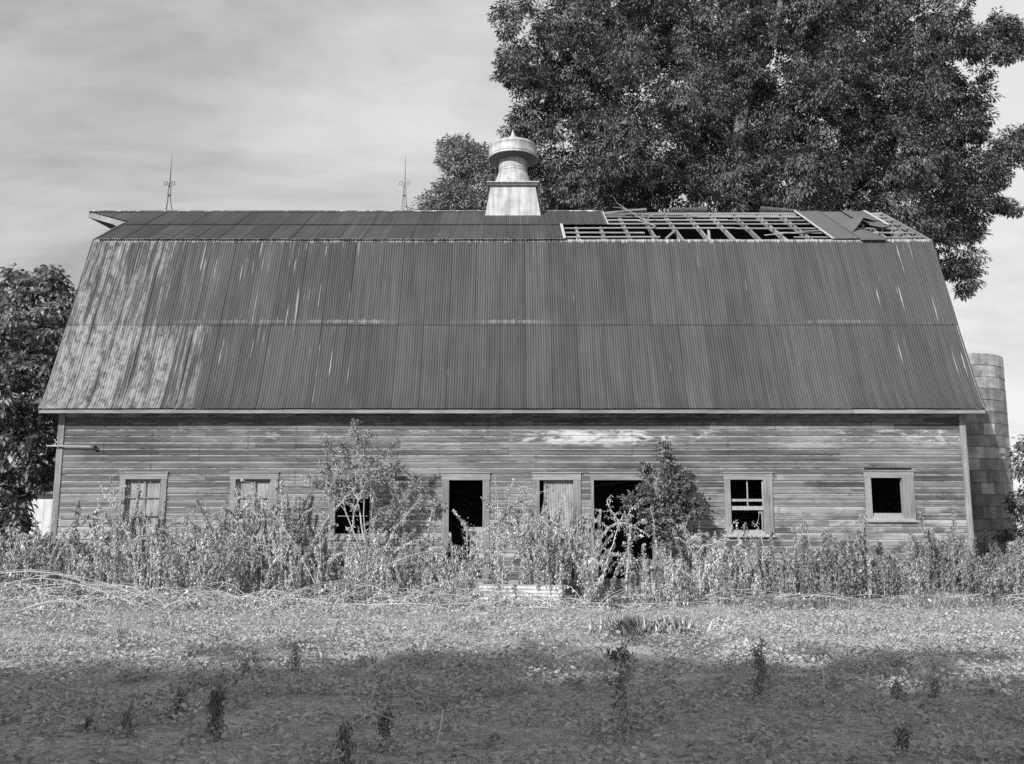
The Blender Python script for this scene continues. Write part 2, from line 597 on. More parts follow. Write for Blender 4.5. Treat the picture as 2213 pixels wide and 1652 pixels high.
# openings: name, outer casing (x0, x1, top, bottom) and clear opening, in photo units
OPEN = [
    ('window', (256.5, 358, 1021, 1167), (268, 345, 1036, 1155)),
    ('window', (496, 599, 1021, 1167), (507, 584, 1036, 1155)),
    ('window', (711, 815.6, 1021, 1167), (724, 799, 1037, 1155)),
    ('doorway', (954, 1057.5, 1022, 1290), (969, 1043, 1038, 1290)),
    ('doorway', (1152, 1256, 1022, 1290), (1166, 1240, 1038, 1290)),
    ('doorway', (1278, 1425, 1022, 1290), (1284, 1411, 1038, 1290)),
    ('window', (1566.5, 1670.7, 1021.5, 1161), (1579, 1651, 1037, 1150)),
    ('window', (1869.7, 1976, 1018, 1128.6), (1883, 1951, 1033, 1114)),
]


def rect(t):
    xm = []
    ym = (t[2] + t[3]) / 2
    a = W(t[0], ym, YW).x; b = W(t[1], ym, YW).x
    zt = W(1106, t[2], YW).z; zb = W(1106, t[3], YW).z
    return a, b, zb, zt


HOLES = []
for kind, outer, inner in OPEN:
    o_ = rect(outer); i_ = rect(inner)
    if kind == 'doorway':
        o_ = (o_[0], o_[1], Z0 - .02, o_[3]); i_ = (i_[0], i_[1], Z0 - .02, i_[3])
    HOLES.append((kind, o_, i_))

# one siding board: flat face with a cove along its top edge, 1 m long, shared by every board
prof = [(.000, .000), (.000, .118), (.004, .130), (.012, .140), (.014, .1665), (.030, .1665), (.030, .0)]
Vb = [(x, y, z) for x in (0, 1) for (y, z) in prof]
nP = len(prof)
Fb = [tuple(reversed(range(nP))), tuple(range(nP, 2 * nP))] + [(k, (k + 1) % nP, nP + (k + 1) % nP, nP + k) for k in range(nP)]
Fb = [tuple(reversed(f)) for f in Fb]
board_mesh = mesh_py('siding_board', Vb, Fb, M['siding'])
r_ = np.random.default_rng(11)
for c in range(NC):
    z = Z0 + c * PIT
    # butt joints
    joints = [-LW + .002, LW - .002]
    x = -LW + r_.uniform(2.5, 5.0)
    while x < LW - 1.0:
        joints.append(x); x += r_.uniform(3.6, 5.2)
    joints = sorted(joints)
    segs = list(zip(joints[:-1], joints[1:]))
    for kind, o_, i_ in HOLES:
        if z + PIT * .55 > o_[2] + .01 and z + PIT * .45 < o_[3]:
            new = []
            for a, b in segs:
                if b <= o_[0] + .02 or a >= o_[1] - .02: new.append((a, b)); continue
                if a < o_[0] + .02: new.append((a, o_[0] + .02))
                if b > o_[1] - .02: new.append((o_[1] - .02, b))
            segs = new
    for a, b in segs:
        if b - a < .03: continue
        gap = .0015
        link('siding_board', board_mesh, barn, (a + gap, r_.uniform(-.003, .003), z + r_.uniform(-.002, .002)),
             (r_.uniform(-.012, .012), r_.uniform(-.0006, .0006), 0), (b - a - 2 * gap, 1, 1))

# frieze boards under the soffit, corner boards, foundation
fr = MB(); fr.box(-LW, LW, YW + .002, YW + .035, ZTOP, 4.53); bpart(fr, 'frieze_board', M['siding'])
for s in (-1, 1):
    cb = MB(); x0, x1 = (-LW - .03, -LW + .10) if s < 0 else (LW - .10, LW + .03)
    cb.box(x0, x1, YW - .022, YW - .003, .30, 4.53); bpart(cb, 'corner_board', M['trim_v'])
    cb = MB(); cb.box(min(s * (LW + .033), s * (LW + .055)), max(s * (LW + .033), s * (LW + .055)), YW - .022, YW + .12, .30, 4.53)
    bpart(cb, 'corner_board', M['trim_v'])
fd = MB(); fd.box(-LW - .02, LW + .02, YW + .02, YW + .28, -.3, Z0 - .004)
fd.box(-LW - .02, -LW + .24, YW + .29, YB - .29, -.3, Z0 - .004); fd.box(LW - .24, LW + .02, YW + .29, YB - .29, -.3, Z0 - .004)
fd.box(-LW - .02, LW + .02, YB - .28, YB - .02, -.3, Z0 - .004)
bpart(fd, 'foundation', M['concrete'])

# inner lining behind the siding, with the openings left free, so no daylight shows through the joints
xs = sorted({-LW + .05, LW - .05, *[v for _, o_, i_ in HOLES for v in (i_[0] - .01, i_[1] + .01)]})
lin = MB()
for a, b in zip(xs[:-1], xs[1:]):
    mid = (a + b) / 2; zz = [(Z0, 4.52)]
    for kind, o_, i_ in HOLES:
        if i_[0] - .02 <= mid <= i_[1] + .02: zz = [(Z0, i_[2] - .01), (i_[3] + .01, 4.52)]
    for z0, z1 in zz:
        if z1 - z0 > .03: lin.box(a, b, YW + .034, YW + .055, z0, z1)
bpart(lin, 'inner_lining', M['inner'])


# gable ends and back wall
def gable(s):
    mb = MB()
    x0, x1 = sorted((s * LW, s * (LW - .04)))
    zs = [Z0 + k * PIT for k in range(0, 70)]

    def half(z):
        if z < EAVE[1]: return RIDGE[0] - YW - .04
        if z < KNEE[1]: return RIDGE[0] - (24.44 + (KNEE[0] - 24.44) * (z - 5.3) / (KNEE[1] - 5.3)) - .12 if z > 5.3 else RIDGE[0] - YW - .14
        return max(0, (RIDGE[1] - z) / (RIDGE[1] - KNEE[1]) * (RIDGE[0] - KNEE[0]) - .12)
    for z in zs:
        h0, h1 = half(z), half(z + PIT)
        if h1 <= .05: break
        xa = s * (LW + .0); xb = s * (LW + .012); c0 = RIDGE[0]
        V = [(xb, c0 - h0, z), (xb, c0 + h0, z), (xa, c0 + h1, z + PIT), (xa, c0 - h1, z + PIT),
             (s * (LW - .03), c0 - h0, z), (s * (LW - .03), c0 + h0, z), (s * (LW - .03), c0 + h1, z + PIT), (s * (LW - .03), c0 - h1, z + PIT)]
        mb.add(V, [(0, 1, 2, 3), (7, 6, 5, 4), (0, 4, 5, 1), (1, 5, 6, 2), (2, 6, 7, 3), (3, 7, 4, 0)])
    return mb


for s in (-1, 1):
    o = bpart(gable(s), 'gable_wall', M['siding'])
    o['kind'] = 'stuff'
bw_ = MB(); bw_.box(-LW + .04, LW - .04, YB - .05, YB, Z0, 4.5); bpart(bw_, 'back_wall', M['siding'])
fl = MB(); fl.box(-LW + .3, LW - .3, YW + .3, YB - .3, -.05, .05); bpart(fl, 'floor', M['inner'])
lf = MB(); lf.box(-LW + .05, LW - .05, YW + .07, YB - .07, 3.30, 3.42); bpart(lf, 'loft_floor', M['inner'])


# windows and doorways
def corrugated(wd, ht, pitch, amp, vertical=True, bend=0.0, rows=10, seg=4):
    """sheet lying in XZ, its ribs upright (vertical) or level; local origin lower left, front toward -Y"""
    n = int(round((wd if vertical else ht) / pitch)) * seg
    V, Q = [], []
    for a in range(rows + 1):
        for b in range(n + 1):
            t = b / n
            wv = -amp * math.cos(2 * math.pi * b / seg)
            if vertical: V.append((t * wd, wv + bend * (a / rows) ** 2, ht * a / rows))
            else: V.append((wd * a / rows, wv, t * ht))
    for a in range(rows):
        for b in range(n):
            k = a * (n + 1) + b
            Q.append((k, k + 1, k + n + 2, k + n + 1))
    return V, Q


for idx, (kind, o_, i_) in enumerate(HOLES):
    # reveal box of the opening
    d = MB()
    y0, y1 = YW + .004, YW + .13
    d.box(i_[0] - .022, i_[0], y0, y1, i_[2] - .02, i_[3] + .02)
    d.box(i_[1], i_[1] + .022, y0, y1, i_[2] - .02, i_[3] + .02)
    d.box(i_[0] + .001, i_[1] - .001, y0 + .001, y1, i_[3], i_[3] + .02)
    if kind == 'window': d.box(i_[0] + .001, i_[1] - .001, y0 + .001, y1, i_[2] - .02, i_[2])
    labels = ['window boarded behind with corrugated iron, bars of its panes still in place', 'window boarded with corrugated iron, half hidden by tall weeds',
              'window without glass behind the tall leafy sapling', 'empty black doorway with a pale scrap of board low in it', 'doorway closed by a bent sheet of corrugated iron',
              'wide open black doorway beside the dark bush', 'window without glass, its upper sash slipped down', 'small square empty window at the far end of the wall']
    jm = d.build('window' if kind == 'window' else 'doorway', M['pale_wood'] if idx > 5 else M['trim_v'], barn)
    jm.location = (0, -YW, 0)
    jm['label'] = labels[idx]

    def sub(mb, name, mat, **kw):
        return mb.build(name, mat, jm, **kw)
    yf0, yf1 = YW - .026, YW - .002
    tw = (i_[0] - o_[0], o_[1] - i_[1])
    lt = MB(); lt.box(o_[0], i_[0] + .004, yf0, yf1, (o_[2] if kind == 'window' else .2), i_[3] - .001); sub(lt, 'casing_board', M['trim_v'])
    if idx != 5:
        rt = MB(); rt.box(i_[1] - .004, o_[1], yf0, yf1, (o_[2] if kind == 'window' else .2), i_[3] - .001); sub(rt, 'casing_board', M['trim_v'])
    else:
        rt = MB(); rt.box(i_[1] - .004, o_[1] - .02, yf0, yf1, .2, i_[3] - .001); sub(rt, 'casing_board', M['trim_v'])
    hd = MB(); hd.box(o_[0] - .012, o_[1] + .012, yf0 - .004, yf1, i_[3], o_[3] - .016); sub(hd, 'head_board', M['trim'])
    dc = MB(); dc.box(o_[0] - .03, o_[1] + .03, yf0 - .03, yf1, o_[3] - .014, o_[3] + .006); sub(dc, 'drip_cap', M['pale_wood'])
    if kind == 'window':
        sl = MB()
        V = [(o_[0] - .02, yf0 - .035, o_[2] - .005), (o_[1] + .02, yf0 - .035, o_[2] - .005), (o_[1] + .02, y0, o_[2] - .005), (o_[0] - .02, y0, o_[2] - .005),
             (o_[0] - .02, yf0 - .035, o_[2] + .028), (o_[1] + .02, yf0 - .035, o_[2] + .028), (i_[1] - .005, y0 + .03, i_[2] + .012), (i_[0] + .005, y0 + .03, i_[2] + .012)]
        sl.add(V, [(0, 3, 2, 1), (4, 5, 6, 7), (0, 1, 5, 4), (1, 2, 6, 5), (2, 3, 7, 6), (3, 0, 4, 7)])
        sub(sl, 'sill', M['pale_wood'] if idx > 5 else M['trim'])
    ww, hh = i_[1] - i_[0], i_[3] - i_[2]
    if idx in (0, 1):
        V, Qf = corrugated(ww, hh, .034, .006, True)
        s_ = sub(MB().add(V, Qf), 'iron_sheet', M['window_iron']); s_.location = (i_[0], YW + .115, i_[2])
        st = MB(); st.box(i_[0] + .003, i_[0] + .06, YW + .05, YW + .08, i_[2] + .003, i_[3] - .003); sub(st, 'sash_stile', M['trim_v'])
        st = MB(); st.box(i_[1] - .045, i_[1] - .003, YW + .05, YW + .08, i_[2] + .003, i_[3] - .003); sub(st, 'sash_stile', M['trim_v'])
    if idx in (0, 1, 2):
        ya, yb = YW + .055, YW + .078
        xm = (i_[0] + i_[1]) / 2 + .02
        mn = MB(); mn.box(xm - .014, xm + .014, ya, yb, i_[2] + .01, i_[3] - .004); sub(mn, 'muntin', M['trim_v'])
        for t in (.333, .666):
            zz = i_[2] + hh * t
            mn = MB(); mn.box(i_[0] + .062, i_[1] - .047, ya + .003, yb + .003, zz - .013, zz + .013); sub(mn, 'muntin', M['trim'])
        tp = MB(); tp.box(i_[0] + .003, i_[1] - .003, ya - .008, yb + .008, i_[3] - .045, i_[3] - .004); sub(tp, 'sash_rail', M['trim'])
    if idx == 3:
        bd = MB(); bd.box(i_[0] + ww * .62, i_[1] - .004, YW + .03, YW + .055, .6, i_[2] + 1.30); sub(bd, 'board_scrap', M['pale_wood'])
    if idx == 4:
        V, Qf = corrugated(ww * .88, 2.50, .042, .008, True, -.24, 14)
        s_ = sub(MB().add(V, Qf), 'iron_sheet', M['window_iron']); s_.location = (i_[0] + ww * .07, YW + .32, .35); s_.rotation_euler = (0, .022, 0)
    if idx == 6:
        # upper sash, dropped a little
        zt = W(1600, 1108, YW).z; ya, yb = YW + .045, YW + .078
        xm = (i_[0] + i_[1]) / 2
        zr = W(1600, 1079.5, YW).z; zrt = W(1600, 1084, YW).z
        zm = W(1600, 1095, YW).z; zmb = W(1600, 1101, YW).z
        for (a, b) in ((i_[0] + .001, i_[0] + .022), (i_[1] - .022, i_[1] - .001)):
            q = MB(); q.box(a, b, ya, yb, zmb, i_[3] - .002); sub(q, 'sash_stile', M['pale_wood'])
        q = MB(); q.box(xm + .012, xm + .04, ya + .002, yb - .002, zmb + .05, i_[3] - .004); sub(q, 'muntin', M['pale_wood'])
        q = MB(); q.box(i_[0] + .022, i_[1] - .022, ya, yb, zrt, zr + .01); sub(q, 'sash_rail', M['pale_wood'])
        q = MB(); q.box(i_[0] + .004, i_[1] - .004, ya - .012, yb + .012, zmb - .02, zm + .01); sub(q, 'sash_rail', M['pale_wood'])
        q = MB(); q.box(i_[1] - .05, i_[1] - .024, ya + .03, yb + .03, i_[2] + .02, zmb - .02); sub(q, 'sash_stile', M['pale_wood'])
        q = MB(); q.box(i_[0] + .03, i_[1] - .052, ya + .03, yb + .03, i_[2] + .012, i_[2] + .05); sub(q, 'sash_rail', M['pale_wood'])
    if idx == 7:
        q = MB(); q.box(i_[0] + .02, i_[1] - .02, YW + .05, YW + .08, i_[2] + .012, i_[2] + .055); sub(q, 'sash_rail', M['pale_wood'])
    if idx == 5:
        q = MB(); q.beam((i_[0] + .1, YW + .5, i_[3] - .10), (i_[1], YW + .5, i_[3] + .04), .03, .05); sub(q, 'loose_lath', M['inner'])

# fascia, soffit
fx = [-LR, -7.1, -2.6, .02, 4.9, 8.6, LR]
for a, b in zip(fx[:-1], fx[1:]):
    f_ = MB(); f_.box(a + .003, b - .003, 24.005, 24.03, 4.475 + r_.uniform(-.004, .004), 4.588); bpart(f_, 'fascia_board', M['trim'])
sf = MB(); sf.box(-LR + .01, LR - .01, 24.032, 24.44, 4.533, 4.55); bpart(sf, 'soffit', M['trim'])
bk = MB()
bk.box(-LR, LR, 2 * RIDGE[0] - 24.03, 2 * RIDGE[0] - 24.005, 4.475, 4.588); bpart(bk, 'fascia_board', M['trim'])

# ---- roof sheets
CW = .68            # covering width of a sheet
CP = .068           # corrugation pitch
AMP = .0125


def sheet_mesh(name, path, lift, wd=CW, mat=None, curl=None):
    """path: list of (Y, Z) from low to high; ribs run along it; origin on the left edge"""
    n = int(round(wd / CP)) * 4
    P2 = []
    for k, p in enumerate(path):
        a = path[max(k - 1, 0)]; b = path[min(k + 1, len(path) - 1)]
        t = Vector((b[0] - a[0], b[1] - a[1])).normalized()
        P2.append((p, Vector((-t[1], t[0]))))   # outward normal (towards -Y / up)
    V, Q = [], []
    for (p, nn) in P2:
        for b in range(n + 2):
            x = b * CP / 4 if b <= n else n * CP / 4 + .02
            off = AMP * math.cos(2 * math.pi * b / 4) + lift + (.006 if b > n - 2 else 0)
            V.append((x, p[0] + nn[0] * off, p[1] + nn[1] * off))
    for a in range(len(P2) - 1):
        for b in range(n + 1):
            k = a * (n + 2) + b
            Q.append((k, k + 1, k + n + 3, k + n + 2))
    return mesh_py(name, V, Q, mat or M['roof'], True)


def between(a, b, n):
    return [(a[0] + (b[0] - a[0]) * t / n, a[1] + (b[1] - a[1]) * t / n) for t in range(n + 1)]


low_path = [(23.955, 4.595), (24.03, 4.690), (24.12, 4.815), (24.215, 4.975), (24.33, 5.185), (24.50, 5.55)] + between((24.50, 5.55), (25.165, 7.04), 3)[1:]
up_path = between((25.150, 6.985), (26.36, 9.735), 4)
mid_pt = (KNEE[0] + (RIDGE[0] - KNEE[0]) * .50, KNEE[1] + (RIDGE[1] - KNEE[1]) * .50)
kn = (KNEE[0] - .10, KNEE[1] - .035)
tier3 = between(kn, mid_pt, 3)
tier4 = between((mid_pt[0] - .06, mid_pt[1] - .035), RIDGE, 3)
ms_low = sheet_mesh('roof_sheet', low_path, .0)
ms_up = sheet_mesh('roof_sheet', up_path, .022)
ms_t3 = sheet_mesh('roof_sheet', tier3, .03)
ms_t4 = sheet_mesh('roof_sheet', tier4, .052)
NS = 35


def lay(me, x0, n, lean=.0):
    for k in range(n):
        link('roof_sheet', me, barn, (x0 + k * CW + r_.uniform(-.003, .003), -YW + r_.uniform(-.003, .003), r_.uniform(-.005, .005)))


lay(ms_low, -LR, NS); lay(ms_up, -LR, NS)
n3 = 20
x3 = 1.47 - n3 * CW          # lower course of the upper slope ends at X = 1.47
lay(ms_t3, -LR + .15, 19)    # from the left rake
link('roof_sheet', ms_t3, barn, (1.47 - CW, -YW, .004))
n4 = 21
lay(ms_t4, -LR + .15, n4)
link('roof_sheet', ms_t4, barn, (2.87 - CW, -YW, .006))
# pale cut edges at the broken ends
for (a, b, x) in ((kn, mid_pt, 1.49), ((mid_pt[0] - .06, mid_pt[1] - .035), RIDGE, 2.89)):
    e = MB(); e.beam((x, a[0] - .03, a[1] + .05), (x, b[0] - .03, b[1] + .05), .085, .006, (0, -.5, .86)); bpart(e, 'bare_sheet_edge', M['edge'])

# patch of smooth sheets that still lies on the battens near the right end
sl = Vector((0, RIDGE[0] - KNEE[0], RIDGE[1] - KNEE[1])); slen = sl.length; sdir = sl.normalized(); snor = Vector((0, -sdir.z, sdir.y))


def onslope(x, t, lift=0.0):
    """t = 0 at the knee, 1 at the ridge"""
    return Vector((x, KNEE[0], KNEE[1])) + sdir * (slen * t) + snor * lift


M['felt'] = material('dark_flat_sheet', lambda g: g.mul(g.mix(g.noise(g.scaled(g.pos(), (3, 3, 3)), 1, 5, .6), .085, .115), g.mix(g.obj_rand(), .9, 1.1)), .8, .2)


def patch(x0, x1, fn, t0=-.02, t1=1.0, nx=8, nt=16):
    """loose flat sheet; t0/t1 may be functions of u so that an edge can run slantwise"""
    f0 = t0 if callable(t0) else (lambda u: t0)
    f1 = t1 if callable(t1) else (lambda u: t1)
    V, Q = [], []
    for a in range(nt + 1):
        for b in range(nx + 1):
            u = b / nx; t = f0(u) + (f1(u) - f0(u)) * a / nt
            V.append(onslope(x0 + (x1 - x0) * u, t, fn(u, t)))
    for a in range(nt):
        for b in range(nx):
            k = a * (nx + 1) + b
            Q.append((k, k + 1, k + nx + 2, k + nx + 1))
    o = bpart(MB().add(V, Q), 'loose_roof_sheet', M['felt'], smooth=True)
    md = o.modifiers.new('thickness', 'SOLIDIFY'); md.thickness = .006; md.offset = 1
    return o


sm = lambda v: max(0.0, min(1.0, v)) ** 2 * (3 - 2 * max(0.0, min(1.0, v)))
patch(9.14, 9.87, lambda u, t: .055 + .012 * u)
patch(9.86, 10.59, lambda u, t: .035 + .40 * u ** 1.6 * sm((.70 - t) / .26), lambda u: .18 + .25 * u, 1.0)
patch(10.61, 11.32, lambda u, t: .06 + .13 * (1 - u) * sm((.75 - t) / .2) + .015 * math.sin(u * 6), lambda u: .60 - .07 * math.sin(math.pi * min(1, u * 1.1)) + .02 * u, 1.0)
patch(10.72, 11.30, lambda u, t: .035 + .05 * (1 - u), lambda u: .42 - .06 * math.sin(math.pi * u), lambda u: .60)
patch(9.86, 10.62, lambda u, t: .045 + .10 * math.sin(math.pi * min(1, u * 1.15)) * sm((t - .02) / .14), lambda u: -.045, lambda u: .17 + .05 * math.sin(math.pi * u) - .08 * u)
e = MB(); e.beam(onslope(9.10, -.02, .065), onslope(9.10, 1.0, .065), .075, .01, snor); bpart(e, 'bare_sheet_edge', M['edge'])
e = MB(); e.beam(onslope(11.33, .45, .075), onslope(11.33, 1.0, .075), .10, .01, snor); bpart(e, 'bare_sheet_edge', M['edge'])

# rafters and battens of the stripped part
xr = 1.2
while xr < LR - .2:
    rf = MB()
    rf.beam(onslope(xr, -.03, -.10), onslope(xr, 1.0, -.10), .055, .13, snor)
    bpart(rf, 'rafter', M['rafter'])
    lo_ = MB(); lo_.beam((xr + .06, KNEE[0] + .24, KNEE[1] - .02), (xr + .06, KNEE[0] - .62, KNEE[1] - 2.1), .05, .13, (0, -1, .4)); bpart(lo_, 'rafter', M['inner'])
    if r_.random() < .6:
        br = MB(); br.beam((xr - .04, KNEE[0] + .10, KNEE[1] - .42), onslope(xr - .04, .26, -.2), .03, .14, (0, -1, .4)); bpart(br, 'collar_brace', M['rafter'])
    xr += .742
rf = MB(); rf.beam(onslope(LR - .03, -.02, -.04), onslope(LR - .03, 1.0, -.04), .05, .14, snor); bpart(rf, 'barge_board', M['rafter'])
rows_t = [.10, .255, .41, .56, .70, .835, .955]
for ri, t in enumerate(rows_t):
    x = (1.25 if t < .5 else 2.65) - .1
    while x < LR - .05:
        ln = min(r_.uniform(2.2, 4.4), LR - .05 - x)
        if ln < .3: break
        skip = (t < .3 and 3.7 < x + ln / 2 < 7.4 and r_.random() < .75)
        if ri == 1 and 3.2 < x < 6: skip = True
        if t < .5 and 9.75 < x + ln / 2 < 11.0: ln = min(ln, 11.05 - x) ; skip = True
        if not skip:
            a = onslope(x, t + r_.uniform(-.006, .006), -.012 + r_.uniform(0, .012)); b = onslope(x + ln - .01, t + r_.uniform(-.014, .014), -.012 + r_.uniform(0, .02))
            bt = MB(); bt.beam(a, b, r_.uniform(.075, .12), .026, snor); bpart(bt, 'batten', M['batten'])
        x += ln
# loose laths
for a, b in ((onslope(2.95, .93, .06), onslope(4.3, .99, .12)), (onslope(7.3, .12, .03), onslope(8.1, .2, .04)), (onslope(4.4, .03, .02), onslope(4.9, .40, -.05)),
             (onslope(5.6, -.02, .0), onslope(5.9, .42, -.06)), (onslope(8.3, .22, .05), onslope(9.3, .27, .05))):
    bt = MB(); bt.beam(a, b, .07, .022, snor); bpart(bt, 'loose_lath', M['batten'])

# dead branch fallen on the stripped part
db = empty('dead_branch', tuple(onslope(4.1, .55, .05)), 'bare dead branch fallen across the roof battens right of the ventilator', 'branch')
dbo = Vector(onslope(4.1, .55, .05))
for k, pl in enumerate([[onslope(4.3, .40, .05), onslope(4.0, .66, .08), onslope(3.7, .86, .16), onslope(3.35, .98, .34), onslope(3.25, 1.0, .52)], [onslope(3.8, .80, .14), onslope(3.5, .85, .26), onslope(3.2, .9, .26)],
                        [onslope(4.1, .58, .07), onslope(4.25, .66, .16), onslope(4.5, .68, .2)], [onslope(4.25, .44, .05), onslope(4.0, .5, .1), onslope(3.8, .56, .1)]]):
    MB().tube([p - dbo for p in pl], [.028 * (1 - .2 * i) * (1 if k == 0 else .6) for i in range(len(pl))], 5).build('branch' if k == 0 else 'twig', M['batten'], db)

# back slopes (seen dark through the holes), ridge cap and upturned scraps along the ridge
mir = lambda p: (2 * RIDGE[0] - p[0], p[1])


def flat(a, b, x0, x1, lift, name, mat, wave=False):
    mb = MB()
    (ya, za), (yb, zb) = a, b
    n = int((x1 - x0) / (CP / 2)) if wave else 1
    V, Q = [], []
    for k in range(n + 1):
        x = x0 + (x1 - x0) * k / n; o = lift + (AMP * (1 if k % 2 else -1) if wave else 0)
        V += [(x, ya, za + o), (x, yb, zb + o)]
    for k in range(n): Q.append((2 * k, 2 * k + 2, 2 * k + 3, 2 * k + 1))
    return bpart(mb.add(V, Q), name, mat)


flat(RIDGE, mir(KNEE), -LR, LR, .02, 'back_roof', M['roof'], True)
flat(mir(KNEE), mir(EAVE), -LR, LR, .0, 'back_roof', M['roof'], True)
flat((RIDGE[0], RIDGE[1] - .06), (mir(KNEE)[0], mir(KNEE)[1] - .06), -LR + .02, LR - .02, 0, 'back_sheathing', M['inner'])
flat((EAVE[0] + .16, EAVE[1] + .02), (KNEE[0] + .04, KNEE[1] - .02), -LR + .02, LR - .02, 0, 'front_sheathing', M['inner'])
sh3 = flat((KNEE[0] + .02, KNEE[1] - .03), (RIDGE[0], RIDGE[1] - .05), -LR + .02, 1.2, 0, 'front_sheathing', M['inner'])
rc = MB()
for s in (-1, 1):
    V = [(-LR - 1.75, RIDGE[0], RIDGE[1] + .085), (2.95, RIDGE[0], RIDGE[1] + .085), (2.95, RIDGE[0] + s * .16, RIDGE[1] - .01), (-LR - 1.75, RIDGE[0] + s * .16, RIDGE[1] - .01)]
    rc.add(V, [(0, 1, 2, 3)])
bpart(rc, 'ridge_cap', M['ridge'])
for (x0, x1, z0, z1) in ((2.75, 3.5, .02, .03), (3.55, 4.35, .03, .07), (5.1, 6.3, .07, .09), (8.0, 9.2, .13, .02)):
    n = int((x1 - x0) / (CP / 2)); V, Q = [], []
    for k in range(n + 1):
        t = k / n; x = x0 + (x1 - x0) * t; o = AMP * (1 if k % 2 else -1); zz = z0 + (z1 - z0) * t
        V += [(x, RIDGE[0] - .05, RIDGE[1] + zz + .07 + o), (x, RIDGE[0] + .9, RIDGE[1] - .40 + o)]
    for k in range(n): Q.append((2 * k, 2 * k + 2, 2 * k + 3, 2 * k + 1))
    bpart(MB().add(V, Q), 'upturned_sheet', M['white_iron'] if x0 > 3 else M['roof'])
rb = MB(); rb.box(1.0, LR - .02, RIDGE[0] - .02, RIDGE[0] + .02, RIDGE[1] - .17, RIDGE[1] - .005); bpart(rb, 'ridge_board', M['rafter'])

# hay hood at the left end: the upper course runs out to a point
tipx = -LR - 1.75
m_ = (mid_pt[0] + .30, mid_pt[1] + .175)
for s in (1, -1):
    my = m_[0] if s == 1 else 2 * RIDGE[0] - m_[0]
    n = 24; V, Q = [], []
    for k in range(n + 1):
        t = k / n; x = tipx + (-LR + .18 - tipx) * t; o = (AMP if k % 2 else -AMP) + .045
        V += [(x, RIDGE[0], RIDGE[1] + o), (x, RIDGE[0] + (my - RIDGE[0]) * t - (.001 if s == 1 else -.001), RIDGE[1] + (m_[1] - RIDGE[1]) * t + o)]
    for k in range(n): Q.append((2 * k, 2 * k + 1, 2 * k + 3, 2 * k + 2) if s == 1 else (2 * k, 2 * k + 2, 2 * k + 3, 2 * k + 1))
    bpart(MB().add(V, Q), 'hood_sheet', M['roof'])
    hb = MB(); hb.beam((tipx + .03, RIDGE[0], RIDGE[1] - .07), (-LR + .10, my, m_[1] - .07), .035, .17); bpart(hb, 'hood_board', M['trim'])
hb = MB(); hb.beam((tipx + .05, RIDGE[0], RIDGE[1] - .13), (-LR + .3, RIDGE[0], RIDGE[1] - .13), .06, .1); bpart(hb, 'hood_beam', M['inner'])
hk = MB(); hk.tube([(-LR - .15, RIDGE[0] - 2.2, 10.42), (-LR - .15, RIDGE[0] - 2.2, 10.20), (-LR - .32, RIDGE[0] - 2.2, 10.15)], .012, 5)
hk.tube([(-LR - .5, RIDGE[0] - 2.2, 10.16), (-LR + .12, RIDGE[0] - 2.2, 10.17)], .014, 5); bpart(hk, 'track_hook', M['iron'])
# rake trim of the lower slope, both ends
for s in (-1, 1):
    rk = MB()
    pts = low_path + up_path[1:]
    for a, b in zip(pts[:-1], pts[1:]):
        rk.beam((s * (LR - .02), a[0] + .03, a[1] - .03), (s * (LR - .02), b[0] + .03, b[1] - .03), .03, .09, (0, -1, .45))
    bpart(rk, 'rake_board', M['trim'])
tr = MB(); tr.beam((-LR + .02, kn[0] + .02, kn[1] - .02), (-LR + .02, m_[0], m_[1] - .02), .03, .1); bpart(tr, 'rake_board', M['trim'])

# iron rod across the left corner
a = W(101, 964, YW - .09); b = W(202, 965.5, YW - .09)
p_ = MB(); p_.tube([a, b], .021, 8)
rod = p_.build('door_track', material('track_iron', lambda g: .30, .6, .4), None, label='short round iron track bar fixed level across the left corner of the barn wall', cat='track bar')
q = MB(); q.box(b.x - .05, b.x + .03, YW - .14, YW - .004, b.z - .04, b.z + .03); q.box(-LW + .02, -LW + .06, YW - .06, YW - .023, a.z - .03, a.z + .03)
q.build('bracket', M['iron'], rod)
q = MB(); q.tube([a + Vector((.03, 0, 0)), a + Vector((.0, .0, -.10)), a + Vector((-.01, 0, -.22))], .012, 6); q.build('hanger', M['iron'], rod)

# ------------------------------------------------------------------ ventilator
vx = 0.03; VY = RIDGE[0]


def zpx(py, Y=VY): return W(1106, py, Y).z


vent = empty('roof_ventilator', (vx, VY, RIDGE[1]), 'tall round galvanized ventilator with drum cap and spike, on the barn ridge', 'ventilator')


def vpart(mb, name, mat, smooth=True, parent=None):
    o = mb.build(name, mat, parent or vent, smooth)
    if parent is None: o.location = (-vx, -VY, -RIDGE[1])
    return o


zf = zpx(409); zb_top = zf - .055
hb_, ht_ = .885, .70
hy0, hy1 = .62, .60
V = [(vx - hb_, VY - hy0, 11.36), (vx + hb_, VY - hy0, 11.36), (vx + hb_, VY + hy0, 11.36), (vx - hb_, VY + hy0, 11.36),
     (vx - ht_, VY - hy1, zb_top), (vx + ht_, VY - hy1, zb_top), (vx + ht_, VY + hy1, zb_top), (vx - ht_, VY + hy1, zb_top)]
vpart(MB().add(V, [(4, 5, 6, 7), (0, 1, 5, 4), (1, 2, 6, 5), (2, 3, 7, 6), (3, 0, 4, 7)]), 'base', M['zinc'], False)
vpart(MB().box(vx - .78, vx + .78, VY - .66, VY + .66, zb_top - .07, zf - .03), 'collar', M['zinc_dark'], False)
vpart(MB().box(vx - .83, vx + .83, VY - .70, VY + .70, zf - .03, zf), 'flange', M['zinc'], False)
z1 = zpx(374); z2 = zpx(346); zr0 = zpx(362); zr1 = zpx(341)
